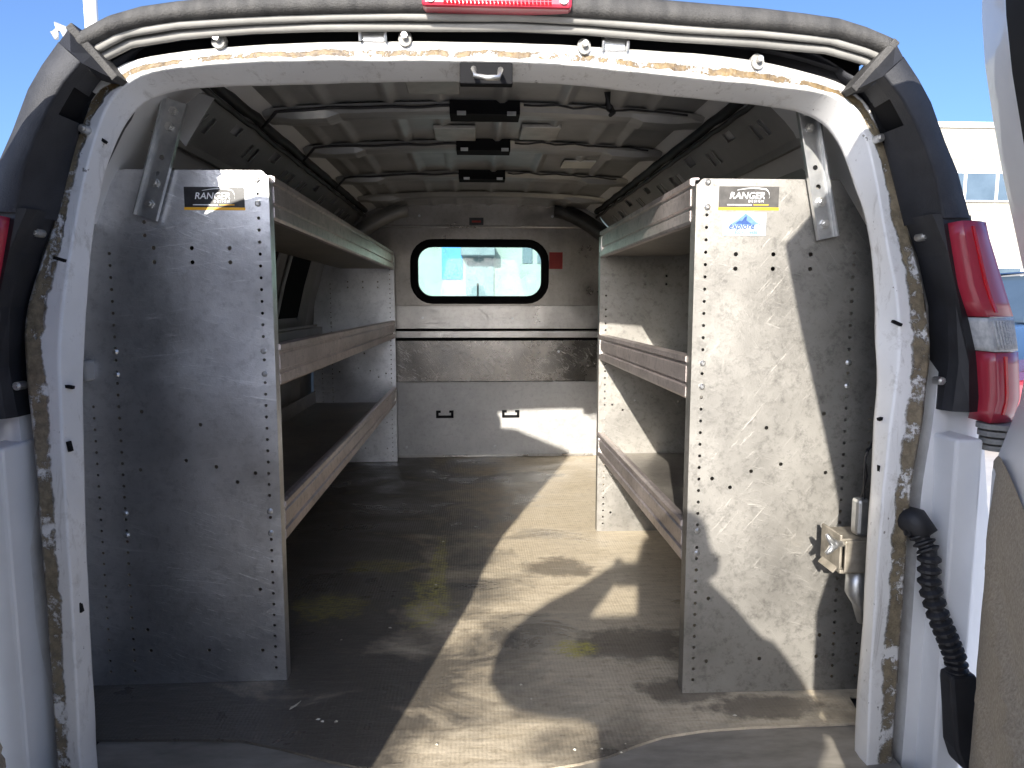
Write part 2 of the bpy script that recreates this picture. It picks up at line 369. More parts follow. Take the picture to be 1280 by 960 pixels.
# ------------------------------------------------------------------ the van body
van = empty('cargo_van', (XC, 1.25, GZ))
tag(van, 'white cargo van seen through its open rear doors, torn seal round the opening', 'van')
PROF = [(0, 1.44), (.20, 1.437), (.40, 1.425), (.54, 1.40), (.63, 1.355), (.70, 1.28), (.755, 1.21), (.80, 1.13), (.85, 1.01), (.90, .85), (.945, .67), (.972, .45), (.98, .10), (.97, -.30)]
def section(y, sx=1, top=None, low=None, base=-.30):
    half = []
    for x, z in PROF:
        zz = z
        if top is not None and z > base: zz = base + (z - base) * (top - base) / (1.44 - base)
        half.append((x * sx, zz))
    pts = [(-x, z) for x, z in half[::-1]] + half[1:]
    return [Vector((XC + x, y, z)) for x, z in pts]
NP = 2 * len(PROF) - 1
secs = [section(1.365, .985, 1.40), section(1.50, 1.0, 1.425), section(1.8, 1.06), section(3.0, 1.065), section(4.15, 1.065), section(4.30, 1.06), section(4.95, 1.03), section(5.75, 1.02, .72), section(6.25, 1.0, .56), section(6.52, .95, .40)]
v = [p for s in secs for p in s]; body_f = []; ws_f = []; win_f = {-1: [], 1: []}
for i in range(len(secs) - 1):
    for k in range(NP - 1):
        q = (i * NP + k, i * NP + k + 1, (i + 1) * NP + k + 1, (i + 1) * NP + k)
        mid = abs(k + .5 - (NP - 1) / 2)
        if i == 6 and mid < 5.5: ws_f.append(q)
        elif i == 5 and 5.5 < mid < 9.5: win_f[-1 if k < NP / 2 else 1].append(q)
        else: body_f.append(q)
front = tuple((len(secs) - 1) * NP + k for k in range(NP))
obj('body_shell', v, body_f + [front], 'white', van, smooth=True, solid=.012, off=-1)
def pick(faces):
    ids = sorted({i for f in faces for i in f}); mp = {j: n for n, j in enumerate(ids)}
    return [v[j] for j in ids], [tuple(mp[i] for i in f) for f in faces]
pv, pf = pick(ws_f); obj('windscreen', pv, pf, 'glass', van, smooth=True)
for s in (-1, 1):
    pv, pf = pick(win_f[s]); obj('cab_window', pv, pf, 'glass', van, smooth=True)
mb = MB(); mb.box(XC - .93, XC + .93, 1.30, 6.3, -.30, -.085); mb.build('underbody', 'black', van, bevel=.02)
# cab furniture, glimpsed through the partition window
mb = MB(); mb.box(XC - .85, XC + .85, 5.15, 5.62, .25, .70); mb.build('dashboard', 'black', van, bevel=.05)
for s in (-1, 1):
    mb = MB(); mb.box(XC + s * .48 - .25, XC + s * .48 + .25, 4.35, 4.85, .10, .32); mb.build('seat', 'seatcloth', van, bevel=.05)
    mb = MB(); mb.box(XC + s * .48 - .24, XC + s * .48 + .24, 4.22, 4.36, .25, .80); mb.build('seat_back', 'seatcloth', van, bevel=.05)
def wheel(x, y):
    s = 1 if x > XC else -1
    prof = [(.20, -.10), (.30, -.12), (.355, -.11), (.37, -.06), (.37, .06), (.355, .11), (.30, .12), (.20, .10)]
    m1 = MB(); n = 28
    m1.loft([[Vector((x + w_ * s, y + r * math.cos(2 * math.pi * k / n), GZ + .37 + r * math.sin(2 * math.pi * k / n))) for k in range(n)] for r, w_ in prof], closed=True)
    t_ = m1.build('wheel', 'tyre', van, smooth=True)
    m1 = MB(); rp = [(.20, .10), (.185, .06), (.10, .085), (.06, .10), (.001, .10)]
    m1.loft([[Vector((x + w_ * s, y + r * math.cos(2 * math.pi * k / n), GZ + .37 + r * math.sin(2 * math.pi * k / n))) for k in range(n)] for r, w_ in rp], closed=True)
    m1.build('rim', 'zinc', t_, smooth=True)
for x in (XC - .86, XC + .86):
    for y in (2.15, 5.55): wheel(x, y)
mb = MB(); mb.box(XC - .95, XC + .95, .98, 1.24, -.33, -.13); mb.build('rear_bumper', 'trim', van, bevel=.03)

# opening frame: three measured loops, inner lip A, corner B, outer flange C
A=[(-0.709,1.270,0.010),(-0.707,1.270,0.133),(-0.705,1.270,0.272),(-0.702,1.270,0.422),(-0.699,1.276,0.582),(-0.701,1.290,0.695),(-0.701,1.303,0.779),(-0.698,1.321,0.879),(-0.691,1.339,0.988),(-0.680,1.351,1.060),(-0.663,1.359,1.124),(-0.643,1.371,1.180),(-0.614,1.381,1.223),(-0.581,1.391,1.246),(-0.536,1.396,1.259),(-0.475,1.401,1.266),(-0.388,1.406,1.271),(-0.277,1.406,1.276),(-0.142,1.406,1.281),(0.016,1.406,1.284),(0.161,1.406,1.282),(0.316,1.406,1.268),(0.473,1.406,1.254),(0.561,1.401,1.245),(0.622,1.396,1.234),(0.666,1.386,1.210),(0.693,1.374,1.174),(0.709,1.359,1.127),(0.724,1.354,1.081),(0.738,1.347,1.039),(0.750,1.336,0.969),(0.754,1.321,0.880),(0.752,1.305,0.790),(0.753,1.293,0.715),(0.745,1.282,0.636),(0.740,1.272,0.517),(0.738,1.270,0.420),(0.739,1.270,0.242),(0.736,1.270,0.091),(0.736,1.270,-0.017)]
B=[(-0.714,1.225,0.041),(-0.711,1.225,0.160),(-0.708,1.225,0.308),(-0.707,1.225,0.438),(-0.709,1.232,0.592),(-0.714,1.246,0.701),(-0.718,1.259,0.782),(-0.713,1.276,0.878),(-0.700,1.295,0.989),(-0.687,1.306,1.066),(-0.670,1.315,1.136),(-0.653,1.320,1.187),(-0.638,1.322,1.216),(-0.618,1.324,1.242),(-0.578,1.324,1.265),(-0.509,1.325,1.278),(-0.396,1.325,1.289),(-0.274,1.325,1.294),(-0.133,1.325,1.295),(0.015,1.325,1.296),(0.152,1.325,1.293),(0.297,1.325,1.281),(0.444,1.325,1.269),(0.556,1.324,1.260),(0.623,1.324,1.252),(0.664,1.324,1.241),(0.699,1.322,1.209),(0.720,1.318,1.165),(0.733,1.313,1.114),(0.744,1.303,1.043),(0.756,1.291,0.965),(0.769,1.276,0.879),(0.770,1.261,0.792),(0.761,1.249,0.720),(0.748,1.238,0.644),(0.736,1.227,0.529),(0.733,1.225,0.436),(0.731,1.225,0.264),(0.732,1.225,0.118),(0.735,1.225,0.005)]
C=[(-0.757,1.230,0.033),(-0.755,1.230,0.173),(-0.754,1.230,0.307),(-0.754,1.230,0.437),(-0.758,1.237,0.591),(-0.770,1.251,0.700),(-0.779,1.266,0.796),(-0.774,1.279,0.871),(-0.743,1.299,0.982),(-0.726,1.310,1.059),(-0.711,1.320,1.129),(-0.694,1.325,1.185),(-0.681,1.327,1.220),(-0.659,1.329,1.251),(-0.614,1.330,1.282),(-0.535,1.330,1.302),(-0.406,1.330,1.316),(-0.274,1.330,1.324),(-0.133,1.330,1.328),(0.016,1.330,1.329),(0.152,1.330,1.327),(0.297,1.330,1.321),(0.444,1.330,1.313),(0.556,1.330,1.298),(0.640,1.330,1.278),(0.686,1.329,1.260),(0.724,1.328,1.229),(0.751,1.324,1.174),(0.771,1.318,1.115),(0.790,1.309,1.049),(0.807,1.296,0.966),(0.823,1.282,0.887),(0.831,1.265,0.792),(0.822,1.254,0.719),(0.811,1.243,0.642),(0.792,1.232,0.527),(0.789,1.230,0.410),(0.788,1.230,0.260),(0.788,1.230,0.113),(0.786,1.230,-0.017)]
def dens(L, k=3):
    """Catmull-Rom refinement of a loop"""
    P = [Vector(p) for p in L]
    P = [P[0] - Vector((0, 0, .14)) ] + P + [P[-1] - Vector((0, 0, .14))]
    out = []
    for i in range(len(P) - 1):
        p0, p1, p2, p3 = P[max(i - 1, 0)], P[i], P[i + 1], P[min(i + 2, len(P) - 1)]
        for j in range(k):
            t = j / k
            out.append(.5 * ((2 * p1) + (p2 - p0) * t + (2 * p0 - 5 * p1 + 4 * p2 - p3) * t * t + (3 * p1 - p0 - 3 * p2 + p3) * t ** 3))
    out.append(P[-1]); return out
DA, DB, DC = dens(A), dens(B), dens(C); ND = len(DA)
def outward(L, i):
    a, b = L[max(i - 1, 0)], L[min(i + 1, len(L) - 1)]; d = b - a
    n_ = Vector((-d.z, 0, d.x)).normalized(); return n_
def prof_x(z):
    tab = sorted([(z_, x_) for x_, z_ in PROF]); return interp(tab, z)
def inside(p):
    z = -.30 + (p.z + .30) * 1.74 / 1.70
    return z < 1.44 and abs(p.x - XC) < prof_x(z) * .985
DF = []
for i in range(ND):
    n_ = outward(DC, i); t = 0
    while t < .40 and inside(DC[i] + n_ * t): t += .004
    DF.append(DC[i] + n_ * t)
# reveal (inside the lip) + flange, slight hand-made unevenness
rings = []; uvs = []
def jit(p, a=.0012): return Vector((p.x + a * (noise.noise(p * 14)), p.y + a * noise.noise(p * 17 + Vector((3, 1, 2))), p.z + a * noise.noise(p * 15 + Vector((9, 4, 7)))))
rows = []
for i in range(ND):
    n_ = outward(DA, i)
    a0 = DA[i] + n_ * .030 + Vector((0, .055, 0)); a = DA[i]; b = DB[i]; c = DC[i]
    row = [(a0, -.6), (lerp(a0, a, .85), -.1), (a, 0), (lerp(a, b, .12), .1), (lerp(a, b, .5) + n_ * -.002, .5), (lerp(a, b, .9), .9), (b, 1.0), (lerp(b, c, .1), 1.1), (lerp(b, c, .35), 1.35), (lerp(b, c, .6), 1.6), (lerp(b, c, .9), 1.9), (c, 2.0), (c + outward(DC, i) * .003 + Vector((0, .02, 0)), 2.1)]
    rows.append([jit(p) for p, _ in row]); uvs += [(i / ND, t) for _, t in row]
mb = MB(); mb.loft(rows)
obj('door_opening_frame', mb.v, mb.f, 'flange', van, smooth=True, uvs=uvs)
# gutter beyond the flange, then the painted rear corner
grow = [[DC[i] + outward(DC, i) * .003 + Vector((0, .02, 0)), DC[i] + outward(DC, i) * .006 + Vector((0, .06, 0)), DC[i] + outward(DC, i) * .026 + Vector((0, .06, 0)), DC[i] + outward(DC, i) * .028 + Vector((0, .012, 0))] for i in range(ND)]
hi_ = [i for i in range(ND) if DC[i].z > 1.13]; a_, b_ = hi_[0], hi_[-1]
for r_, m_ in ((grow[:a_ + 1], 'white_dirty'), (grow[a_:b_ + 1], 'trim'), (grow[b_:], 'white_dirty')):
    mb = MB(); mb.loft(r_); mb.build('drip_gutter', m_, van)
rows = []
for i in range(ND):
    n_ = outward(DC, i); c = DC[i] + n_ * .028 + Vector((0, .012, 0)); f = DF[i]
    W_ = (f - c).length
    y2 = 1.27 + .07 * sm((f.z - 1.2) / .12)
    rows.append([c, lerp(c, f, .18) + Vector((0, .004, 0)), lerp(c, f, .40) + Vector((0, .028, 0)), lerp(c, f, .55) + Vector((0, .012, 0)), Vector((lerp(c, f, .72).x, lerp(c.y, y2, .8), lerp(c, f, .72).z)), Vector((f.x, y2 + .02, f.z)), Vector((f.x, max(y2 + .05, 1.385), f.z))])
hi_ = [i for i in range(ND) if DC[i].z > 1.13]; a_, b_ = hi_[0], hi_[-1]
for nm, r_, m_ in (('rear_corner_panel', rows[:a_ + 1], 'white'), ('roof_edge_panel', rows[a_:b_ + 1], 'trim'), ('rear_corner_panel', rows[b_:], 'white')):
    mb = MB(); mb.loft(r_); mb.build(nm, m_, van, smooth=True)

def stn(x=None, z=None, side=1):
    """index of the loop station nearest a height on one side"""
    best = min(range(ND), key=lambda i: abs(DC[i].z - z) + (0 if (DC[i].x - XC) * side > .3 else 9)); return best
# black recess panel + corner trims + tail lamps, both sides
def mirror(p, s): return Vector((XC + s * (p[0] - XC), p[1], p[2]))
LENS_IN = [(.815, 1.18, 1.006), (.842, 1.175, .89), (.865, 1.17, .84), (.884, 1.17, .78), (.897, 1.175, .70), (.896, 1.185, .657)]
LENS_OUT = [(.872, 1.20, .998), (.915, 1.20, .89), (.935, 1.20, .84), (.948, 1.20, .78), (.962, 1.205, .70), (.958, 1.21, .660)]
for s in (1, -1):
    hm = MB(); hz = [1.02, .95, .86, .76, .69, .672]
    rr = []
    for z in hz:
        xi = interp([(.66, .845), (.72, .853), (.80, .858), (.90, .838), (.98, .808), (1.02, .790)], z); xo = interp([(.66, .885), (.80, .875), (.90, .84), (1.0, .815), (1.02, .81)], z)
        rr.append([mirror(p, s) for p in ((xi, 1.30, z), (xi, 1.245, z), (lerp(xi, xo, .2), 1.225, z), (xo - .006, 1.215, z), (xo + .06, 1.235, z), (xo + .06, 1.32, z))])
    lamp = hm.loft(rr, caps=True).build('tail_light', 'black', van, smooth=False)
    def lens(z0, z1, m, name, grow=0.0, in_=(0, 1)):
        zs = [z0 + (z1 - z0) * k / 6 for k in range(7)]; g = []
        li = lambda z, L, j: interp(sorted([(p[2], p[j]) for p in L]), z)
        for z in zs:
            a = Vector((li(z, LENS_IN, 0), li(z, LENS_IN, 1), z)); b = Vector((li(z, LENS_OUT, 0), li(z, LENS_OUT, 1), z))
            row = [a + Vector((.003, .06, 0))]
            for t in (0, .04, .12, .3, .5, .7, .88, .97, 1):
                tt = in_[0] + (in_[1] - in_[0]) * t
                row.append(lerp(a, b, tt) + Vector((0, -.009 * math.sin(math.pi * max(.05, min(.95, tt))) - grow, 0)))
            row.append(b + Vector((.004, .03, 0))); row.append(b + Vector((.006, .12, 0)))
            g.append([mirror(p, s) for p in row])
        mb_ = MB(); mb_.loft(g, caps=True); return mb_.build(name, m, lamp, smooth=True)
    lens(.843, 1.004, 'red', 'red_lens'); lens(.657, .781, 'red', 'red_lens')
    lens(.783, .841, 'clear', 'reversing_lens')
    # ribs moulded into the clear lens, a deep red reflector strip down the inner edge
    m1 = MB(); li = lambda z, L, j: interp(sorted([(p[2], p[j]) for p in L]), z)
    for k in range(9):
        t = .16 + .76 * k / 8; pts = []
        for j in range(5):
            z = .787 + .050 * j / 4; a = Vector((li(z, LENS_IN, 0), li(z, LENS_IN, 1), z)); b = Vector((li(z, LENS_OUT, 0), li(z, LENS_OUT, 1), z))
            pts.append(mirror(lerp(a, b, t) + Vector((0, -.009 * math.sin(math.pi * t) - .0005, 0)), s))
        m1.tube(pts, .0021, 5)
    for k in range(8):
        z = .789 + .0066 * k; a = Vector((li(z, LENS_IN, 0), li(z, LENS_IN, 1), z)); b = Vector((li(z, LENS_OUT, 0), li(z, LENS_OUT, 1), z))
        m1.tube([mirror(lerp(a, b, t) + Vector((0, -.009 * math.sin(math.pi * t) - .0005, 0)), s) for t in (.14, .3, .5, .7, .92)], .0012, 5)
    tag(m1.build('lens_ribs', 'clear', lamp, smooth=True), kind='stuff')
    for z0, z1 in ((.850, .995), (.672, .775)):
        rw = []
        for j in range(6):
            z = lerp(z0, z1, j / 5); a = Vector((li(z, LENS_IN, 0), li(z, LENS_IN, 1), z)); b = Vector((li(z, LENS_OUT, 0), li(z, LENS_OUT, 1), z))
            rw.append([mirror(lerp(a, b, t) + Vector((0, -.009 * math.sin(math.pi * t) - o_, 0)), s) for t, o_ in ((.26, -.001), (.28, .002), (.36, .002), (.38, -.001))])
        m1 = MB(); m1.loft(rw); m1.build('reflector_strip', 'reddeep', lamp)
    # upper corner trim: wide outer face, dark inner return, open pocket near the top
    TI = [(.706, 1.31, 1.248), (.727, 1.305, 1.216), (.741, 1.30, 1.176), (.756, 1.30, 1.131), (.771, 1.30, 1.079), (.789, 1.295, 1.008)]
    TM = [(.689, 1.218, 1.248), (.716, 1.213, 1.214), (.742, 1.213, 1.175), (.765, 1.213, 1.131), (.788, 1.213, 1.080), (.806, 1.213, 1.012)]
    TO = [(.728, 1.225, 1.283), (.757, 1.225, 1.246), (.781, 1.225, 1.209), (.811, 1.225, 1.142), (.837, 1.225, 1.092), (.865, 1.225, 1.014)]
    def tr_row(t):
        k_ = min(4, int(t)); f_ = t - k_
        I, Mm, O = (lerp(Vector(q[k_]), Vector(q[k_ + 1]), f_) for q in (TI, TM, TO)); return I, Mm, O
    ts = [j_ * .25 for j_ in range(21)]
    rr = []
    for t in ts:
        I, Mm, O = tr_row(t)
        rr.append([mirror(p, s) for p in (Mm + (I - Mm) * .10 + Vector((0, .02, 0)), Mm + (I - Mm) * .04, Mm, lerp(Mm, O, .06) + Vector((0, -.003, 0)), lerp(Mm, O, .5) + Vector((0, -.006, 0)), lerp(Mm, O, .9) + Vector((0, -.002, 0)), O + Vector((0, .004, 0)), O + Vector((.010, .03, .006)), O + Vector((.016, .13, .012)))])
    mb = MB(); mb.loft(rr); ct = mb.build('corner_trim', 'trim', van, smooth=True)
    rr = []
    for t in [2.05 + j_ * .295 for j_ in range(11)]:
        I, Mm, O = tr_row(t); rr.append([mirror(p, s) for p in (Mm + (I - Mm) * .05, Mm + (I - Mm) * .4 + Vector((0, .004, 0)), I, I + Vector((.01, .03, 0)))])
    mb = MB(); mb.loft(rr); mb.build('trim_return', 'trim', ct, smooth=True)
    rr = []
    for t in (0, .15, .3, .45, .6, .75, .9):
        I, Mm, O = tr_row(t); rr.append([mirror(p, s) for p in (Mm + (I - Mm) * .05, Mm + (I - Mm) * .5, I)])
    mb = MB(); mb.loft(rr); mb.build('trim_return', 'trim', ct, smooth=True)
    rr = []
    for t in (.6, 1.0, 1.5, 2.0, 2.4):
        I, Mm, O = tr_row(t); rr.append([mirror(p, s) for p in (Mm + Vector((.012, .03, 0)), Mm + Vector((.014, .10, 0)), I + Vector((0, .012, 0)))])
    mb = MB(); mb.loft(rr); mb.build('trim_pocket', 'satin', ct)
    # bar where the roof cap meets the corner trim
    ja, jb_ = Vector((.736, 1.272, 1.322)), Vector((.676, 1.298, 1.246)); dv = (jb_ - ja).normalized(); pv_ = Vector((-dv.z, 0, dv.x)) * .007
    if s < 0: ja, jb_ = ja + Vector((-.006, 0, 0)), jb_ + Vector((-.004, 0, 0))
    mb = MB(); mb.loft([[mirror(q + o_, s) for o_ in (pv_ + Vector((0, -.009, 0)), -pv_ + Vector((0, -.009, 0)), -pv_ + Vector((0, .04, 0)), pv_ + Vector((0, .04, 0)))] for q in (ja, lerp(ja, jb_, .5), jb_)], closed=True, caps=True)
    mb.build('trim_joint', 'capm', van, bevel=.002)
    I, Mm, O = tr_row(0)
    mb = MB(); mb.loft([[mirror(p, s) for p in (ja + Vector((.01, .10, .01)), ja + Vector((.004, .004, 0)), lerp(ja, jb_, .5) + Vector((.004, .002, 0)), jb_ + Vector((.004, .006, 0)), jb_ + Vector((.002, .05, 0)))], [mirror(p, s) for p in (O + Vector((.016, .13, .012)), O + Vector((.002, .008, 0)), lerp(O, Mm, .5) + Vector((0, .004, 0)), Mm + Vector((.001, .006, 0)), I)]])
    mb.build('trim_gusset', 'trim', van)
    for x, y, z in ((.738, 1.302, 1.166), (.806, 1.262, .985), (.846, 1.246, .725)):
        p = mirror((x, y, z), s); mb = MB(); mb.cyl(p + Vector((0, .02, 0)), p, .0075, 10); mb.cyl(p, p + Vector((0, -.005, 0)), .004, 8); mb.build('trim_screw', 'steel', van)
    # raised hinge-side strip under the lamp, bump stop and grommet
    xs = sorted((mirror((.842, 0, 0), s).x, mirror((.892, 0, 0), s).x))
    mb = MB(); mb.box(xs[0], xs[1], 1.19, 1.30, -.30, .628); mb.build('hinge_strip', 'white', van, bevel=.006)
    xs = sorted((mirror((.86, 0, 0), s).x, mirror((.93, 0, 0), s).x))
    m1 = MB()
    for k in range(4):
        p = mirror((.925, 1.20, .655 - .013 * k), s); m1.cyl(p, p + Vector((0, 0, -.009)), .036 - .003 * k, 16)
    m1.build('bump_stop', 'rubber', van, smooth=False)
    p = mirror((.832, 1.252, .44), s) if s < 0 else None
    if p is not None:
        mb = MB(); mb.cyl(Vector((-.806, 1.29, .452)), Vector((-.806, 1.252, .452)), .017, 18); mb.build('rubber_grommet', 'black', van, bevel=.003)

# slots and screws on the pillars
for x, y, z, a in ((-.709, 1.262, .722, .2), (-.706, 1.258, .94, .3), (-.704, 1.245, .62, 1.4), (-.705, 1.245, .33, 1.4), (.764, 1.262, .83, .4), (.748, 1.262, .655, -.3), (.741, 1.25, .56, 1.5), (.737, 1.245, .35, 1.5), (-.662, 1.335, 1.155, .7)):
    mt = Matrix.Translation((x, y, z)) @ Matrix.Rotation(a, 4, 'Y')
    mb = MB(); mb.box(-.009, .009, -.004, .004, -.0026, .0026, mt); mb.build('drain_slot', 'satin', van)

# roof end cap with the high brake light, seal strips, gap hardware
CAPX = [-.668, -.655, -.64, -.61, -.56, -.50, -.42, -.33, -.24, -.12, 0, .06, .16, .28, .40, .50, .58, .64, .69, .72, .735]
CAPB = [(-.668, 1.280), (-.655, 1.288), (-.643, 1.296), (-.591, 1.322), (-.507, 1.336), (-.383, 1.347), (-.273, 1.353), (-.129, 1.357), (.064, 1.359), (.20, 1.355), (.344, 1.347), (.50, 1.341), (.632, 1.331), (.70, 1.314), (.735, 1.300)]
rr = []
for x in CAPX:
    zb = interp(CAPB, x); hgt = interp([(-.66, .034), (-.5, .034), (-.3, .038), (0, .044), (.35, .041), (.55, .037), (.73, .034)], x)
    rr.append([Vector((x, 1.320, zb + .004)), Vector((x, 1.290, zb)), Vector((x, 1.274, zb + .003)), Vector((x, 1.266, zb + .010)), Vector((x, 1.270, zb + hgt * .75)), Vector((x, 1.285, zb + hgt)), Vector((x, 1.35, zb + hgt + .012)), Vector((x, 1.48, zb + hgt + .020))])
mb = MB(); mb.loft(rr, caps=True); cap = mb.build('roof_end_cap', 'capm', van, smooth=True)
for k, (dz, yy, r) in enumerate(((.001, 1.292, .0078), (-.009, 1.308, .0088))):
    pts = []
    for i in range(110):
        x = lerp(-.645, .728, i / 109); pts.append((x, yy + .002 * noise.noise(Vector((x * 5, k, 0))), interp(CAPB, x) + dz - .002 + .0035 * noise.noise(Vector((x * 4, k * 7, 3)))))
    mb = MB(); mb.tube(pts, r, 8); mb.build('rubber_seal', 'rubber', van, smooth=True)
mb = MB()
pts = [(lerp(-.64, .72, i / 60)) for i in range(61)]
mb.loft([[Vector((x, 1.31, interp(CAPB, x) + .002)), Vector((x, 1.358, interp(CAPB, x) + .002)), Vector((x, 1.358, interp(CAPB, x) - .055))] for x in pts])
mb.build('gutter_backing', 'satin', van)
bl = MB(); bl.box(-.089, .164, 1.252, 1.30, 1.359, 1.402); bl = bl.build('high_brake_light', 'red', van, bevel=.006)
m1 = MB()
for i in range(28):
    for j in range(5):
        x = -.050 + .176 * i / 27; z = 1.3655 + .030 * j / 4
        m1.add([(x - .0026, 1.2515, z - .003), (x + .0026, 1.2515, z - .003), (x + .0026, 1.2515, z + .003), (x - .0026, 1.2515, z + .003), (x, 1.2492, z)], [(0, 1, 4), (1, 2, 4), (2, 3, 4), (3, 0, 4)])
tag(m1.build('lens_facets', 'reddeep', bl), kind='stuff')
for x in (-.074, .149):
    mb = MB(); mb.cyl((x, 1.253, 1.3715), (x, 1.248, 1.3715), .0075, 12); mb.build('screw', 'steel', bl)
for x, z in ((-.448, 1.319), (-.124, 1.328), (.195, 1.320), (.512, 1.299)):
    mb = MB(); mb.cyl((x, 1.336, z), (x, 1.320, z), .0115, 12); mb.cyl((x, 1.338, z + .006), (x, 1.326, z + .006), .012, 12); pd = mb.build('seal_stud', 'rubber', van, smooth=False)
    mb = MB(); mb.cyl((x, 1.322, z + .004), (x, 1.308, z + .004), .0052, 8); mb.build('stud_pin', 'steel', pd)
for x, z in ((-.18, 1.339), (.251, 1.330)):
    mb = MB(); mb.box(x - .020, x + .020, 1.325, 1.356, z - .013, z + .014)
    mb.build('hinge_clip', 'zinc', van, bevel=.002)
    for q in (-.022, .022):
        mb = MB(); mb.tube([(x + q, 1.322, z - .014), (x + q, 1.318, z), (x + q, 1.330, z + .014)], .003, 6); mb.build('clip_wire', 'steel', van)
# striker plate in the header
mb = MB(); mb.box(-.028, .067, 1.330, 1.352, 1.258, 1.295); sp = mb.build('striker_plate', 'satin', van, bevel=.002)
mb = MB(); mb.tube([(-.003, 1.318, 1.276), (-.003, 1.292, 1.272), (-.001, 1.286, 1.258), (.020, 1.284, 1.2545), (.040, 1.286, 1.256), (.044, 1.292, 1.271), (.044, 1.318, 1.275)], .0048, 8); mb.build('striker_loop', 'steel', sp, smooth=True)

# ------------------------------------------------------------------ inside: roof, side liners, rails
def roofz(x): u = (x - XC) / .64; return 1.412 - .028 * u * u - .02 * max(0, abs(u) - .8)
xs = [XC - .66 + 1.32 * i / 110 for i in range(111)]; ys = [1.42 + 2.58 * j / 40 for j in range(41)]
BE = [-.52, -.43, -.26, -.13, .04, .21, .36, .45]
def bead(x):
    return sum(.009 * sm(1.5 * (1 - abs(x - XC - b) / .018)) for b in BE)
mb = MB(); mb.loft([[Vector((x, y, roofz(x) - bead(x) - .014 * (1 - sm((y - 1.42) / .25)))) for x in xs] for y in ys]); mb.build('roof_skin', 'rooflin', van, smooth=True)
# header closing panel from the lip up to the roof
rw = []
for i in range(ND):
    p = DA[i]
    if abs(p.x - XC) > .56 or p.z < 1.2: continue
    a0 = p + outward(DA, i) * .030 + Vector((0, .055, 0))
    rw.append([a0, Vector((p.x * .99, 1.46, lerp(a0.z, roofz(p.x), .4))), Vector((p.x * .97, 1.50, roofz(p.x) - .004))])
mb = MB(); mb.loft(rw); mb.build('header_panel', 'rooflin', van, smooth=True)
for k, y in enumerate((2.05, 2.50, 3.05, 3.58)):
    rw = []; n_ = 36
    for i in range(n_ + 1):
        x = XC - .60 + 1.20 * i / n_; z = roofz(x) - .006; e = sm(min(i, n_ - i) / 3)
        d = (.019 + .010 * (1 if abs(x - XC) > .42 else 0)) * (.5 + .5 * e)
        rw.append([Vector((x, y - .062, z)), Vector((x, y - .048, z - .010)), Vector((x, y - .040, z - d)), Vector((x, y - .012, z - d - .003)), Vector((x, y + .012, z - d - .003)), Vector((x, y + .040, z - d)), Vector((x, y + .048, z - .010)), Vector((x, y + .062, z))])
    mb = MB(); mb.loft(rw); bow = mb.build('roof_bow', 'rooflin', van, smooth=False)
    if k < 3:
        xb = XC - .005; hw = (.095, .09, .095)[k]; z = roofz(xb) - .030
        mb = MB(); mb.box(xb - hw, xb + hw, y - .064, y - .052, z - .004, z + .028); mb.box(xb - hw, xb + hw, y - .0641, y + .02, z - .008, z - .0041)
        br = mb.build('lamp_bracket', 'satin', bow)
        for q in (-.075, .06):
            mb = MB(); mb.box(xb + q, xb + q + .024, y - .070, y - .06, z - .011, z - .002); mb.build('clip', 'zinc', bow)
        pts = [(XC - .60, y - .05, roofz(XC - .6) - .05)]
        for i in range(1, 26):
            x = lerp(XC - .58, xb - hw, i / 25); pts.append((x, y - .058, roofz(x) - .016 - .006 * noise.noise(Vector((x * 9, y, 1)))))
        pts.append((xb - hw + .01, y - .058, z + .0))
        mb = MB(); mb.tube(pts, .0042, 6); mb.build('wiring', 'black', bow, smooth=True)
        pts = [(lerp(XC + .10, XC + .55, i / 20), y - .060, roofz(lerp(XC + .1, XC + .55, i / 20)) - .012 - .007 * noise.noise(Vector((i * .4, y, 5)))) for i in range(21)]
        mb = MB(); mb.tube(pts, .003, 5); mb.build('wiring', 'black', bow, smooth=True)
# stamped pads and a paper label on the roof skin, a hanging clip
mb = MB(); mb.box(.33, .45, 2.72, 2.85, roofz(.39) - .009, roofz(.39) - .0035); mb.build('roof_label', mat('pale_paper', (.70, .69, .62), (.78, .77, .70), .6, scale=20), van)
for x0, x1, y0_, y1_ in ((-.17, -.04, 1.74, 1.88), (.14, .26, 2.22, 2.38), (-.13, .0, 2.24, 2.40)):
    mb = MB(); mb.box(x0, x1, y0_, y1_, roofz(x0) - .016, roofz(x0) - .004); mb.build('roof_pad', mat('bare_sealer_pad', (.34, .33, .30), (.48, .46, .42), .4, .3, scale=16), van, bevel=.003)
mb = MB(); mb.tube([(.335, 1.86, 1.40), (.338, 1.87, 1.372), (.345, 1.88, 1.365), (.352, 1.87, 1.352), (.342, 1.86, 1.342)], [.009, .007, .010, .007, .005], 7); mb.build('hanging_clip', 'black', van, smooth=True)

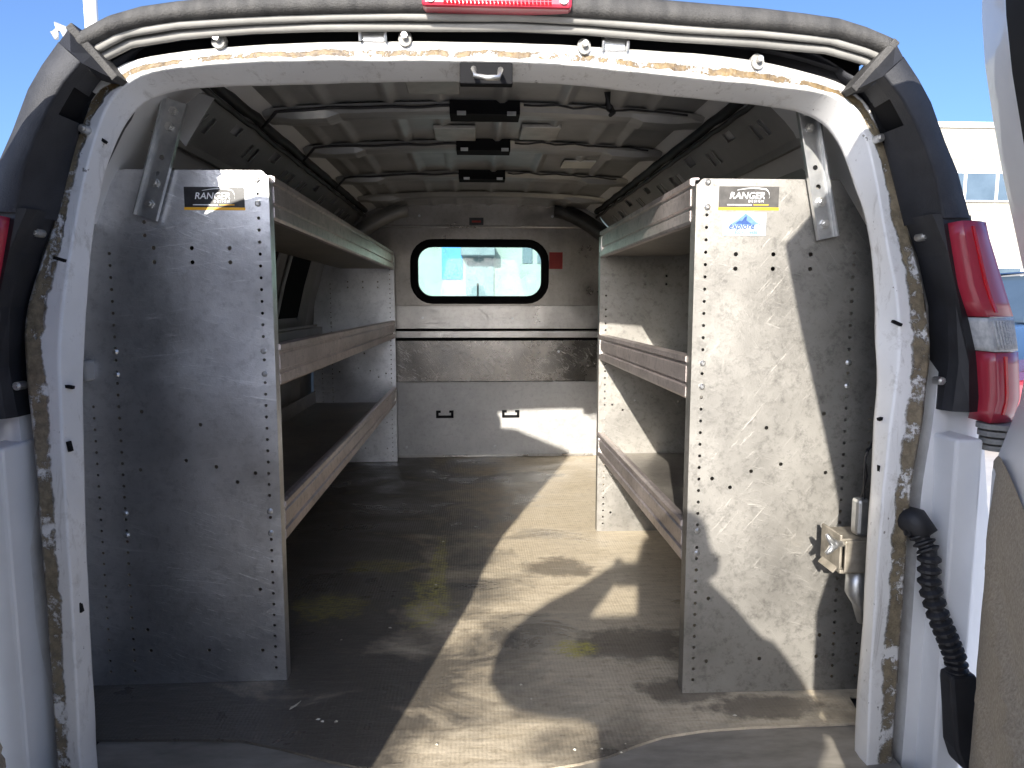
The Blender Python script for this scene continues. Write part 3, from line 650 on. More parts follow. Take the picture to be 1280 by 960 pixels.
def liner(s):
    # side wall from cant rail to floor, with pressed vertical ribs
    prof = [(.785, 1.215), (.80, 1.18), (.815, 1.14), (.845, 1.05), (.895, .88), (.935, .68), (.955, .45), (.96, .10), (.96, -.02)]
    ys = [1.37 + 2.62 * j / 80 for j in range(81)]
    def inset(y, z):
        f = 0
        for yc, wd in ((1.85, .05), (2.45, .05), (3.05, .05), (3.62, .05)): f = max(f, sm(1 - abs(y - yc) / wd))
        return .03 * f if .2 < z < 1.15 else 0
    rows = []
    for y in ys:
        tap = lerp(.955, 1, sm((y - 1.37) / .35)); rw = []
        for (x0, z0), (x1, z1) in zip(prof, prof[1:]):
            for t in (0, .34, .67):
                x = lerp(x0, x1, t); z = lerp(z0, z1, t); rw.append(Vector((XC + s * (x * tap - inset(y, z)), y, z)))
        rw.append(Vector((XC + s * prof[-1][0] * tap, y, prof[-1][1]))); rows.append(rw)
    mb = MB(); mb.loft(rows); w_ = mb.build('side_wall', 'liner', van, smooth=False)
    # belt rail and recessed dark window blanks
    mb = MB(); mb.box(*sorted((XC + s * .86, XC + s * .925)), 1.55, 3.95, .70, .745); mb.build('belt_rail', 'liner', w_, bevel=.006)
    for y0, y1 in ((1.93, 2.37), (2.53, 2.97), (3.13, 3.53)):
        vv = []
        for z in (.80, .95, 1.10):
            x = interp(sorted([(b, a) for a, b in prof]), z) - .010
            vv.append([Vector((XC + s * x, y0 + .02, z)), Vector((XC + s * x, y1 - .02, z))])
        mb = MB(); mb.loft(vv); mb.build('window_blank', 'satin', w_, solid=.004)
        for y_ in (y0 + .01, y1 - .01):
            mb = MB(); mb.tube([Vector((XC + s * (interp(sorted([(b, a) for a, b in prof]), z) - .012), y_, z)) for z in (.79, .95, 1.11)], .008, 6); mb.build('window_trim', 'liner', w_)
    # slotted cant rail
    holes = []
    y = 1.56
    pat = [(.045, .04, 0), (.055, .05, 1), (.026, .05, 1), (.026, .05, 1), (.06, .03, 2), (.026, .05, 1), (.026, .05, 1), (.07, .035, 2)]
    k = 0
    while y < 3.75:
        wd, ht, ty = pat[k % len(pat)]; c = (.5, .5, .72)[ty]
        holes.append([(y, c - ht * 3.4), (y + wd, c - ht * 3.4), (y + wd, c + ht * 3.4), (y, c + ht * 3.4)]); y += wd + (.03, .09, .028, .10, .11, .028, .10, .12)[k % 8]; k += 1
    pa = Vector((XC + s * .640, 0, 1.352)); pb = Vector((XC + s * .735, 0, 1.252))
    def to3(yy, t): q = lerp(pb, pa, t); return (q.x, yy, q.z)
    rl = sheet('cant_rail', [(1.44, 0), (3.95, 0), (3.95, 1), (1.44, 1)], [[(a, max(.08, min(.92, b))) for a, b in h] for h in holes], to3, 'liner', van, .003)
    mb = MB(); mb.loft([[Vector((XC + s * .655, y_, 1.374)), Vector((XC + s * .690, y_, 1.335)), Vector((XC + s * .752, y_, 1.262)), Vector((XC + s * .79, y_, 1.205))] for y_ in (1.44, 3.95)]); mb.build('rail_backing', 'satin', rl)
    mb = MB(); mb.box(*sorted((XC + s * .730, XC + s * .742)), 1.44, 3.95, 1.235, 1.256); mb.build('rail_flange', 'liner', rl)
    pts = [(XC + s * (.622 + .006 * noise.noise(Vector((i * .5, s, 0)))), 1.45 + 2.45 * i / 40, 1.362 + .006 * noise.noise(Vector((i * .6, 3, s)))) for i in range(41)]
    mb = MB(); mb.tube(pts, .015, 8); mb.build('wiring_loom', 'black', van, smooth=True)
    mb = MB(); mb.tube([(x, y_, z - .03) for x, y_, z in pts], .007, 6); mb.build('wiring_loom', 'darkmetal', van, smooth=True)
    # inner skin of the rear pillar
    rw = []
    for i in range(ND):
        p = DA[i]
        if (p.x - XC) * s < .53: continue
        a0 = p + outward(DA, i) * .030 + Vector((0, .055, 0))
        rw.append([a0, Vector((XC + s * prof_x(min(max(p.z, 0), 1.3)) * .93, 1.40, p.z)), Vector((XC + s * prof_x(min(max(p.z, 0), 1.3)) * .965, 1.50, p.z))])
    mb = MB(); mb.loft(rw); mb.build('pillar_inner', 'darkmetal', van)
for s in (-1, 1): liner(s)
mb = MB(); mb.box(XC - .96, XC + .96, 1.30, 3.99, -.08, -.014); mb.build('van_floor', 'darkmetal', van)
mb = MB(); mb.box(XC - .79, XC + .77, 1.10, 1.50, -.070, -.0058); mb.build('rear_sill', 'sillmetal', van, bevel=.003)

# ------------------------------------------------------------------ plywood floor
def plan(pts, z0, z1):
    n_ = len(pts); return [(x, y, z0) for x, y in pts] + [(x, y, z1) for x, y in pts], [tuple(range(n_))[::-1], tuple(n_ + k for k in range(n_))] + [(k, (k + 1) % n_, n_ + (k + 1) % n_, n_ + k) for k in range(n_)]
edge = [(-.70, 1.368), (-.56, 1.362), (-.476, 1.355), (-.39, 1.325), (-.304, 1.288), (-.24, 1.265), (-.178, 1.250), (-.08, 1.240), (.03, 1.234), (.121, 1.236), (.19, 1.250), (.248, 1.268), (.31, 1.300), (.372, 1.326), (.46, 1.342), (.562, 1.349), (.70, 1.350), (.80, 1.352)]
vv, ff = plan([(-.88, 1.46), (-.80, 1.44), (-.79, 1.372)] + edge + [(.82, 1.45), (.94, 1.45), (.94, 3.985), (-.88, 3.985)], -.0055, .0)
fl = obj('plywood_floor', vv, ff, 'floor', None)
tag(fl, 'worn tan plywood floor sheet with black grime and yellow-green paint spots', 'floor sheet')
for f in fl.data.polygons: f.use_smooth = False

# ------------------------------------------------------------------ partition
pt = empty('bulkhead_partition', (XC, 4.0, 0))
tag(pt, 'brushed metal bulkhead partition with a rounded window across the front of the load space', 'partition')
out = [(-.90, 0), (.97, 0), (.97, .7), (.93, .9), (.88, 1.05), (.80, 1.22), (.70, 1.32), (.66, 1.40), (.45, 1.415), (.2, 1.42), (0, 1.42), (-.2, 1.42), (-.42, 1.41), (-.60, 1.395), (-.67, 1.33), (-.76, 1.24), (-.82, 1.05), (-.87, .9), (-.90, .7)]
WN = rrect(-.348, .386, .884, 1.204, .105)
up = [(x, z) for x, z in out if z > .86]
upper = [(-.875, .852), (.94, .852)] + [p for p in out if p[1] > .86]
sheet('upper_panel', upper, [WN], lambda x, z: (x, 4.0, z), 'alu_upper', pt, .003)
def pbox(name, z0, z1, y, m, x0=-.90, x1=.97, bev=.002):
    mb = MB(); mb.box(x0, x1, y, 4.02, z0, z1); return mb.build(name, m, pt, bevel=bev)
pbox('cross_band', .728, .856, 3.988, 'alu_part', -.88, .95)
pbox('groove_strip', .716, .728, 4.004, 'satin')
pbox('cross_strip', .678, .716, 3.982, 'alu_part')
pbox('groove_strip', .662, .678, 4.004, 'satin')
pbox('dark_panel', .430, .662, 3.998, 'alu_dark')
pbox('lower_panel', .0, .430, 3.984, 'alu_lower')
mb = MB(); mb.box(-.60, .66, 3.975, 3.995, .002, .014); mb.build('foot_flange', 'alu_part', pt)
mb = MB(); mb.tube([(-.66, 3.992, 1.268), (-.5, 3.992, 1.286), (.55, 3.992, 1.290), (.66, 3.992, 1.280)], .007, 6); mb.build('stiffening_ridge', 'alu_part', pt, smooth=True)
# rubber window gasket, pane
gas = [[Vector((x, 4.0 + dy, z)) for (x, z) in rrect(-.348 - o, .386 + o, .884 - o, 1.204 + o, .105 + o)] for o, dy in ((.018, -.003), (.016, -.018), (.004, -.024), (-.020, -.020), (-.026, -.010), (-.026, .012))]
mb = MB(); mb.loft(gas, closed=True); wf = mb.build('window_gasket', 'satin', pt, smooth=True)
sheet('window_pane', rrect(-.345, .383, .887, 1.201, .10), [], lambda x, z: (x, 4.006, z), 'glass_clear', pt, 0)
mb = MB(); mb.box(.405, .480, 3.994, 3.9985, 1.06, 1.152); mb.build('red_sticker', 'label_red', pt)
mb = MB(); mb.box(-.038, .040, 3.993, 3.9985, 1.298, 1.338); ls = mb.build('warning_label', 'label_black', pt)
mb = MB(); mb.box(-.024, .026, 3.9915, 3.993, 1.312, 1.322); mb.build('label_print', 'label_red', ls)
for x0 in (-.232, .140):
    mb = MB(); mb.box(x0, x0 + .014, 3.975, 3.984, .232, .268); mb.box(x0, x0 + .098, 3.975, 3.984, .226, .240); mb.box(x0 + .084, x0 + .098, 3.975, 3.984, .232, .268)
    mb.box(x0 + .014, x0 + .026, 3.975, 3.984, .256, .268); mb.box(x0 + .074, x0 + .084, 3.975, 3.984, .256, .268); mb.build('hook_slot', 'satin', pt)
for s in (-1, 1):      # curved filler pieces in the upper corners
    rw = []
    for t in range(9):
        a = t / 8; x = XC + s * lerp(.40, .76, a); z = 1.392 - .19 * a ** 1.6; rw.append([Vector((x, 3.97, z + .03)), Vector((x, 3.93, z)), Vector((x, 3.90, z - .03 - .03 * a)), Vector((x, 3.985, z - .05 - .03 * a))])
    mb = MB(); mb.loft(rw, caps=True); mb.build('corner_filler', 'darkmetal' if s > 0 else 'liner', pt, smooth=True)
for x, z in ((-.31, 1.345), (.42, 1.345), (-.30, .79), (.2, .785), (.46, .60), (-.40, .06), (.1, .06), (.5, .06)):
    mb = MB(); mb.cyl((x, 3.985, z), (x, 3.978, z), .007, 8); mb.build('rivet', 'zinc', pt)

# ------------------------------------------------------------------ shelving
def shelf_unit(name, s, xf, y0, y1, top, zs, pm, label, group):
    """s=-1 left, +1 right; xf front edge x; y0 near end, y1 far end; zs lip bottoms"""
    root = empty(name, (xf + s * .2, y0, 0)); tag(root, label, 'shelving unit', group)
    wall = [(top, .345), (1.0, .40), (.85, .425), (.65, .44), (.0, .44)]
    if s > 0: wall = [(top, .30), (1.0, .38), (.85, .42), (.65, .44), (.0, .44)]
    for e, (y, m) in enumerate(((y0, pm), (y1, 'alu_shade' if s < 0 else 'alu_sunlit'))):
        outl = [(xf, .001), (xf, top - .01), (xf + s * .01, top)] + [(xf + s * w_, z) for z, w_ in wall]
        holes = []; n1 = int((top - .05) / .0254)
        for k in range(n1):
            z = .032 + k * .0254
            if z > top - .015: break
            bolt = any(abs(z - q) < .012 for q in [a + .03 for a in zs] + [a + .08 for a in zs])
            if not bolt: holes.append(circ(xf + s * .021, z, .0036))
            if z < .98: holes.append(circ(xf + s * .338, z, .0036))
            if z < .66 : holes.append(circ(xf + s * .392, z, .0032))
        for dx in (.085, .165, .245):
            for z in (.984, .954):
                if e == 0 or True: holes.append(circ(xf + s * dx, z - (0 if s < 0 else .016), .0048))
        for dx, z in ((.20, .52), (.135, .505), (.09, .47), (.165, .60), (.305, .13), (.05, .075), (.17, .078), (.30, .08), (.29, .63), (.30, .50), (.05, .49), (.05, .22)):
            holes.append(circ(xf + s * dx, z, .0044))
        if e == 0:
            for k in range(4): holes.append(circ(xf + s * .262, .99 + .028 * k + .02, .0044))
        sheet('end_panel', outl, holes, lambda a, b, y=y: (a, y, b), m, root, .0022)
        # folded front flange, slightly proud, and top flange
        mb = MB(); mb.box(*sorted((xf - s * .0025, xf + s * .0012)), y - .0015, y + .032, .001, top - .010); mb.box(*sorted((xf + s * .0012, xf + s * .012)), y + .030, y + .032, .001, top - .01)
        mb.build('folded_edge', m, root)
        if e == 0:
            mb = MB(); mb.box(*sorted((xf + s * .012, xf + s * .30)), y, y + .022, top - .0005, top + .0015); mb.build('top_fold', m, root)
        mb = MB()
        for q in zs:
            for dz in (.03, .08):
                for dx in (.021, .338):
                    if dx > .3 and q > .95: continue
                    mb.tube([(xf + s * dx, y - .0015, q + dz), (xf + s * dx, y - .0035, q + dz), (xf + s * dx, y - .006, q + dz)], [.0066, .0066, .0035], 8)
        tag(mb.build('rivets', 'steel', root), kind='stuff')
    for q in zs:
        d = .435 if q < .6 else (.415 if q < .9 else .28); t_ = .0025
        mb = MB(); mb.box(*sorted((xf + s * .004, xf + s * d)), y0 + .004, y1 - .004, q + .006, q + .010)
        tr = mb.build('shelf', 'alu_tray', root)
        # extruded front lip with grooves
        pr = [(.010, .000), (-.004, .000), (-.008, .006), (-.008, .026), (-.003, .029), (-.003, .034), (-.008, .037), (-.008, .070), (-.004, .073), (-.004, .078), (-.010, .081), (-.010, .092), (-.002, .095), (.010, .095), (.010, .091), (.001, .090), (.001, .006), (.010, .006)]
        ya, yb = y0 + .034, y1 - .003
        mb = MB(); mb.loft([[Vector((xf + s * (.004 + a), y, q + b)) for a, b in pr] for y in (ya, lerp(ya, yb, .33), lerp(ya, yb, .66), yb)], closed=True, caps=True)
        mb.build('shelf_lip', 'alu_rail', tr)
        mb = MB(); mb.box(*sorted((xf + s * (d - .004), xf + s * d)), y0 + .004, y1 - .004, q + .010, q + .075); mb.build('shelf_back', 'alu_tray', tr)
        mb = MB(); mb.box(*sorted((xf - s * .008, xf + s * .006)), y1 - .035, y1 - .004, q + .018, q + .075); mb.build('lip_bracket', 'steel', tr, bevel=.003)
    return root
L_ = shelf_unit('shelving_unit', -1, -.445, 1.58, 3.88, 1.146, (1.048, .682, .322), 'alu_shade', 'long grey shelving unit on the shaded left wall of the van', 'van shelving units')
R_ = shelf_unit('shelving_unit', 1, .456, 1.48, 2.62, 1.120, (1.034, .660, .294), 'alu_sunlit', 'short scratched shelving unit on the sunlit right wall, blue sticker below its black label', 'van shelving units')

def strut(root, p0, p1, y, wd, m='zinc'):
    """perforated U-channel stay between roof rail and end panel"""
    a = Vector((p0[0], 0, p0[1])); b = Vector((p1[0], 0, p1[1])); d = (b - a); ln = d.length; d.normalize(); e = Vector((d.z, 0, -d.x))
    holes = [circ(t, 0, .0055) for t in (.022, .055, ln * .48, ln * .62, ln - .075, ln - .03)]
    h = wd / 2
    fy = lambda t: lerp(p0[2] if len(p0) > 2 else y, y, min(1, t / ln * 1.6))
    to3 = lambda t, u: tuple(a + d * t + e * u + Vector((0, fy(t), 0)))
    st_ = sheet('roof_stay', [(0, -h), (ln, -h), (ln, h), (0, h)], holes, to3, m, root, .0025)
    for q in (-1, 1):
        mb = MB(); mb.loft([[a + d * t + e * (q * h) + Vector((0, fy(t) + dy, 0)) + e * (q * o) for dy, o in ((0, 0), (-.012, .001), (-.012, .004), (.001, .003))] for t in (0, ln / 2, ln)], closed=True, caps=True); mb.build('channel_side', m, st_)
    for t in (.022, .055, ln - .075, ln - .03):
        p = a + d * t + Vector((0, fy(t), 0)); mb = MB(); mb.cyl(p, p + Vector((0, -.007, 0)), .0095, 6); mb.cyl(p + Vector((0, -.007, 0)), p + Vector((0, -.012, 0)), .005, 8); mb.build('bolt', 'steel', st_)
strut(L_, (-.622, 1.285), (-.697, 1.046), 1.570, .042)
strut(R_, (.668, 1.275), (.727, 1.000), 1.468, .036)
mb = MB(); mb.loft([[Vector((-.66, 1.60, 1.25)), Vector((-.585, 1.60, 1.31))], [Vector((-.62, 1.60, 1.20)), Vector((-.555, 1.60, 1.30))]]); mb.build('stay_plate', 'liner', L_, solid=.003)

# stickers
def brand_label(root, x0, x1, z0, z1, y, faded):
    wd = x1 - x0; h = z1 - z0; cx = (x0 + x1) / 2
    mb = MB(); mb.box(x0, x1, y - .0010, y, z0 + h * .12, z1); st = mb.build('maker_label', 'label_grey' if faded else 'label_black', root)
    mb = MB(); mb.box(x0 - .001, x1 + .001, y - .0011, y, z0, z0 + h * .115); mb.build('orange_band', 'label_orange', st)
    T = lambda ox, oz: (lambda a, b: Vector((ox + a, y - .0016, oz + b)))
    text_mesh('lettering', 'RANGER', h * .40, T(cx - wd * .035, z0 + h * .48), 'label_white', st, bold=.0002, shear=.22)
    text_mesh('lettering', 'DESIGN', h * .145, T(cx + wd * .12, z0 + h * .33), 'label_white', st, bold=.0001, space=1.5)
    for a_, b_, m_ in ((-.36, .05, 'label_white'), (.08, .33, 'label_orange')):
        mb = MB(); mb.box(cx + wd * a_, cx + wd * b_, y - .0014, y - .0009, z0 + h * .205, z0 + h * .245); mb.build('small_print', m_, st)
    rw = []
    for k in range(21):
        a = k / 20; x = cx + wd * (lerp(-.20, .33, a / .86) if a < .86 else .33 + .012 * math.sin((a - .86) / .14 * 2.6)); z = z0 + h * (.84 + .09 * math.sin(math.pi * min(1, a * 1.1)) - (.34 * (a - .80) / .20 if a > .80 else 0)); t = h * (.010 + .022 * a)
        rw.append([Vector((x, y - .0016, z - t)), Vector((x, y - .0016, z + t))])
    mb = MB(); mb.loft(rw); mb.build('swoosh', 'label_white', st)
    return st
brand_label(L_, -.620, -.494, 1.064, 1.112, 1.5788, False)
brand_label(R_, .501, .627, 1.058, 1.106, 1.4788, True)
mb = MB(); mb.box(.512, .602, 1.4776, 1.4788, 1.006, 1.053); st = mb.build('dealer_sticker', 'label_pale', R_)
mb = MB(); yy = 1.4771
mb.add([(.525, yy, 1.028), (.535, yy, 1.034), (.542, yy, 1.038), (.548, yy, 1.043), (.553, yy, 1.047), (.558, yy, 1.051), (.563, yy, 1.048), (.569, yy, 1.044), (.574, yy, 1.039), (.582, yy, 1.033), (.592, yy, 1.028)], [tuple(range(11))])
mb.build('mountain_print', 'label_midblue', st)
mb = MB(); yy = 1.4766
mb.add([(.536, yy, 1.030), (.545, yy, 1.037), (.550, yy, 1.035), (.556, yy, 1.043), (.561, yy, 1.046), (.560, yy, 1.037), (.566, yy, 1.033), (.572, yy, 1.029)], [tuple(range(8))]); mb.build('mountain_print', 'label_blue', st)
text_mesh('lettering', 'explorer', .0175, lambda a, b: Vector((.553 + a, 1.4761, 1.020 + b)), 'label_blue', st, bold=.0002, shear=.25)
text_mesh('lettering', '1-800-421-4436', .0085, lambda a, b: Vector((.556 + a, 1.4761, 1.0095 + b)), 'label_midblue', st)
mb = MB(); mb.cyl((.583, 1.4776, 1.0235), (.583, 1.4757, 1.0235), .0055, 12); mb.build('worn_spot', 'label_white', st)

# ------------------------------------------------------------------ jack bracket on the right pillar
jb = empty('jack_clamp', (.78, 1.39, .22)); tag(jb, 'tan plated jack clamp with a wing nut behind the right rear pillar', 'clamp')
mb = MB(); mb.box(.735, .81, 1.36, 1.44, .382, .392); mb.box(.735, .81, 1.36, 1.44, .318, .326); mb.box(.733, .739, 1.36, 1.44, .326, .40); mb.box(.742, .81, 1.355, 1.36, .322, .388)
mb.build('clamp_body', 'tan', jb, bevel=.002)
mb = MB(); mb.loft([[Vector((x, 1.37, z)), Vector((x, 1.43, z)), ] for x, z in ((.725, .318), (.735, .330), (.81, .300))]); mb.build('clamp_lip', 'tan', jb, solid=.004)
mb = MB(); mb.cyl((.76, 1.375, .378), (.715, 1.352, .384), .007, 10); mb.build('stud', 'steel', jb)
mb = MB(); mb.tube([(.716, 1.35, .384), (.703, 1.348, .398), (.698, 1.348, .406)], [.008, .006, .0035], 8); mb.tube([(.716, 1.35, .384), (.704, 1.346, .372), (.697, 1.346, .367)], [.008, .006, .0035], 8); mb.tube([(.722, 1.36, .384), (.712, 1.345, .384)], .009, 8); mb.build('wing_nut', 'zinc', jb, smooth=True)
mb = MB(); mb.box(.772, .80, 1.37, 1.40, .392, .47); mb.build('jack_screw', 'zinc', jb, bevel=.008)
mb = MB(); mb.tube([(.786, 1.385, .318), (.786, 1.385, .27), (.80, 1.39, .245), (.81, 1.395, .20)], [.022, .022, .018, .012], 12); mb.build('jack_base', 'zinc', jb, smooth=True)
mb = MB(); mb.tube([(.79, 1.39, .47), (.786, 1.37, .52), (.775, 1.36, .55), (.778, 1.36, .575), (.80, 1.375, .58)], .0025, 5); mb.tube([(.79, 1.38, .46), (.775, 1.36, .53), (.772, 1.355, .56), (.79, 1.36, .595)], .002, 5); mb.build('tie_wire', 'black', jb, smooth=True)

# ------------------------------------------------------------------ ribbed cable boot between body and right door
path = [Vector(p) for p in ((.790, 1.245, .462), (.802, 1.218, .452), (.812, 1.20, .42), (.813, 1.195, .36), (.832, 1.19, .300), (.850, 1.185, .258), (.862, 1.18, .225), (.866, 1.178, .19))]
fine = []
for i in range(len(path) - 1):
    for k in range(12): fine.append(lerp(path[i], path[i + 1], k / 12))
fine.append(path[-1])
rad = [.0165 + .0032 * (1 if (i // 2) % 2 else -1) for i in range(len(fine))]
mb = MB(); mb.tube(fine, rad, 14); cb = mb.build('cable_boot', 'black', van, smooth=False)
mb = MB(); mb.tube([(.783, 1.25, .470), (.800, 1.225, .470), (.812, 1.207, .448)], [.025, .025, .020], 14); mb.build('boot_collar', 'black', cb, smooth=True)
mb = MB(); mb.loft([[Vector((x + dx * a, y + dy * a, z)) for dx, dy in ((-1, -.7), (1, -.7), (1, .7), (-1, .7))] for x, y, z, a in ((.866, 1.178, .205, .024), (.867, 1.176, .19, .026), (.870, 1.17, .14, .026), (.878, 1.165, .075, .029), (.893, 1.16, .040, .032), (.905, 1.155, .030, .02))], closed=True, caps=True); mb.build('boot_socket', 'black', cb, bevel=.006)

# ------------------------------------------------------------------ rear doors (both swung half open)
def rear_door(s, hx, hy, a, width, drop):
    """s=+1 right, -1 left; a = angle of the open door from straight back, degrees"""
    sd_ = Vector((-s * math.sin(R(a)), -math.cos(R(a)), 0)); nd = Vector((-s * math.cos(R(a)), math.sin(R(a)), 0))
    hinge = Vector((hx, hy, 0))
    P = lambda u, n_, z: hinge + sd_ * u + nd * n_ + Vector((0, 0, z))
    lean = lambda z: interp([(-.4, .0), (.62, .0), (.72, .004), (.82, .004), (1.0, .048), (1.2, .106), (1.40, .155)], z)
    u0 = lambda z: interp([(-.4, .0), (.60, .0), (.75, .004), (.90, .022), (1.05, .055), (1.2 - drop * .5, .115), (1.30 - drop, .19), (1.36 - drop, .29), (1.39 - drop, .42)], z)
    zt = lambda u: interp([(0, 1.0), (.06, 1.10), (.12, 1.22), (.20, 1.30), (.30, 1.352), (.45, 1.375), (.65, 1.388), (.84, 1.392)], u)
    zs = [-.34, -.2, 0, .15, .3, .45, .58, .64, .70, .76, .82, .90, .98, 1.06, 1.14, 1.22 - drop * .3, 1.28 - drop * .6, 1.33 - drop, 1.36 - drop, 1.385 - drop]
    inner = []; outer = []
    for z in zs:
        ua = u0(z); ub = width
        us = [ua, ua + .012, ua + .035, lerp(ua, ub, .25), lerp(ua, ub, .5), lerp(ua, ub, .75), ub - .035, ub - .012, ub]
        th = interp([(-.34, .045), (.60, .050), (.68, .018), (.85, .002), (1.0, .008), (1.4, .010)], z)
        dn = [0, th, th + .004, th, th, th, th + .004, th, 0]
        row = [P(u, lean(z) + d_, z) for u, d_ in zip(us, dn)]
        bk = [P(u, lean(z) - .075 + .02 * (abs(u - (ua + ub) / 2) / (ub - ua) * 2) ** 3, z) for u in us[::-1]]
        inner.append(row + bk)
    mb = MB(); mb.loft(inner, closed=True, caps=True); d = mb.build('rear_door', 'white', van, smooth=False, bevel=.006)
    if True:
        # dark recessed upper panel
        rw = []
        for z in (.92, 1.0, 1.08, 1.16, 1.22, 1.27):
            ua = max(.26, u0(z) + .22); rw.append([P(u, lean(z) + .0145, z) for u in (ua, lerp(ua, width - .09, .5), width - .09)])
        mb = MB(); mb.loft(rw); mb.build('upper_blank', 'satin', d, solid=.004)
    # hardboard lining with pressed ridges
    def zlow(u): return .59 + .03 * sm(u / .08) - .12 * sm(u / width * 1.2)
    rw = []
    nn = 40
    for j in range(41):
        row = []
        for i in range(nn + 1):
            u = lerp(.028, width - .05, i / nn); t = j / 40; z = lerp(-.28, zlow(u), t)
            bulge = .012 + .012 * sm(min(i, 4) / 4) * sm(min(nn - i, 4) / 4) * sm(min(40 - j, 5) / 5) * sm(min(j, 5) / 5)
            for zc, k_ in ((.50, .35), (.27, .30), (.09, .30), (-.08, .25)):
                dz = z - (zc + .16 - k_ * 1.6 * u ** 1.2 - .15); bulge += .018 * math.exp(-(dz / .015) ** 2) * sm((min(i, nn - i) - 2) / 9)
            for uc, zc in ((.085, .40), (.088, .205)):
                bulge -= .016 * sm((i - 2) / 6) * math.exp(-(((u - uc) / .016) ** 2 + ((z - zc + .2 * (u - uc)) / .030) ** 2))
            row.append(P(u, lean(z) + .040 + bulge, z))
        rw.append(row)
    mb = MB(); mb.loft(rw); mb.build('door_lining', 'board', d, smooth=True)
    mb = MB(); mb.cyl(P(width - .12, .075, .30), P(width - .12, .110, .30), .012, 10); mb.tube([P(width - .12, .11, .30), P(width - .15, .115, .30), P(width - .21, .11, .295)], .010, 8); mb.build('door_handle', 'black', d, smooth=True)
    for z in (.05, .52):
        mb = MB(); mb.cyl(hinge + Vector((0, .03, z - .04)), hinge + Vector((0, .03, z + .04)), .014, 12); mb.build('hinge_knuckle', 'white_dirty', d)
    return d
rear_door(1, .940, 1.15, 28.4, .84, .022)
rear_door(-1, -.885, 1.15, 33.7, .84, .035)

# ------------------------------------------------------------------ litter on the floor
deb = MB()
for _ in range(22):
    x = random.uniform(-.42, .62); y = random.choice((random.uniform(1.27, 1.6), random.uniform(1.3, 3.6))); r = random.uniform(.001, .004); a = random.uniform(0, 6)
    if .44 < x and y > 1.46 or x < -.44: continue
    deb.add([(x + r * math.cos(a + k * 1.57) * (1.8 if k % 2 else 1), y + r * math.sin(a + k * 1.57), .0006) for k in range(4)] + [(x, y, .0006 + r * .8)], [(0, 1, 4), (1, 2, 4), (2, 3, 4), (3, 0, 4)])
tag(deb.build('floor_litter', mat('dry_litter', (.42, .38, .30), (.62, .58, .48), .8, scale=30)), 'crumbs of dry litter scattered over the plywood floor', 'litter', kind='stuff')
lf = MB(); lf.add([(-.405, 1.455, .002), (-.392, 1.462, .006), (-.385, 1.475, .010), (-.393, 1.472, .004), (-.404, 1.463, .003)], [(0, 1, 2, 3, 4)])
tag(lf.build('dry_leaf', mat('pale_leaf', (.55, .50, .40), (.66, .62, .5), .7, scale=40), None, solid=.0008), 'small pale dry leaf on the floor in front of the left shelving unit', 'leaf')

# ------------------------------------------------------------------ surroundings
def window_grid(root, x0, x1, y, z0, z1, n_, m='winglass'):
    wd = (x1 - x0) / n_
    for k in range(n_):
        a = x0 + k * wd
        mb = MB(); mb.box(a + .05, a + wd - .05, y - .06, y + .10, z0, z1); f = mb.build('window', m, root)
        mb = MB()
        mb.box(a, a + .06, y - .10, y + .05, z0 - .06, z1 + .06); mb.box(a + wd - .06, a + wd, y - .10, y + .05, z0 - .06, z1 + .06); mb.box(a + .06, a + wd - .06, y - .10, y + .05, z1, z1 + .06); mb.box(a + .06, a + wd - .06, y - .14, y + .05, z0 - .06, z0)
        mb.build('window_frame', 'pole', f)
br = empty('office_building', (34, 36, GZ)); tag(br, 'long cream flat-roofed building with a strip of windows beyond the right door', 'building')
mb = MB(); mb.box(12, 62, 32, 46, GZ, 8.75); mb.build('wall', 'cream', br)
mb = MB(); mb.box(11.9, 62.1, 31.86, 46.1, 8.753, 8.98); mb.build('parapet', 'pole', br)
for z in (2.9, 5.1, 7.35):
    mb = MB(); mb.box(12, 62, 31.97, 32.0, z, z + .05); mb.build('panel_joint', 'rubber', br)
window_grid(br, 20.6, 32.6, 31.98, 5.55, 6.75, 8); window_grid(br, 20.6, 32.6, 31.98, 1.2, 2.5, 8)
bf = empty('pale_building', (2, 40, GZ)); tag(bf, 'pale building with a blue panel seen through the partition window', 'building')
mb = MB(); mb.box(-16, 10, 36, 48, GZ, 6.2); mb.build('wall', 'palewall', bf)
mb = MB(); mb.box(-1.72, -.70, 35.93, 36.0, 2.1, 5.0); mb.build('blue_panel', 'bluepaint', bf)
mb = MB(); mb.box(-.54, .86, 35.85, 36.0, GZ, 3.2); dr = mb.build('door', 'greydoor', bf)
mb = MB(); mb.box(.02, .10, 35.80, 35.85, GZ, 1.9); mb.build('handle_bar', 'satin', dr)
mb = MB(); mb.box(-.75, .90, 34.6, 36.0, 3.2, 3.75); mb.build('canopy', 'greydoor', bf, bevel=.04)
for x in (2.3, 3.05): 
    mb = MB(); mb.box(x, x + .5, 35.93, 36.0, 2.9, 3.7); mb.build('window', 'winglass', bf)
pl = MB(); pl.tube([(-7.0, 14, GZ), (-7.0, 14, 8.6)], .115, 14); pl.box(-7.2, -6.8, 13.8, 14.2, GZ, GZ + .35)
po = empty('lamp_post', (-7.0, 14, GZ)); tag(po, 'white lamp post rising above the left of the van roof', 'lamp post')
pl.build('pole', 'pole', po, smooth=True)
mb = MB(); mb.box(-7.07, -5.85, 13.9, 14.1, 8.55, 8.75); mb.build('lamp_head', 'pole', po, bevel=.03)
po = empty('lamp_post', (-12.9, 24, GZ)); tag(po, 'far street lamp just clearing the left corner of the van roof', 'lamp post')
mb = MB(); mb.tube([(-12.9, 24, GZ), (-12.9, 24, 9.1)], .07, 10); mb.build('pole', 'zinc', po, smooth=True)
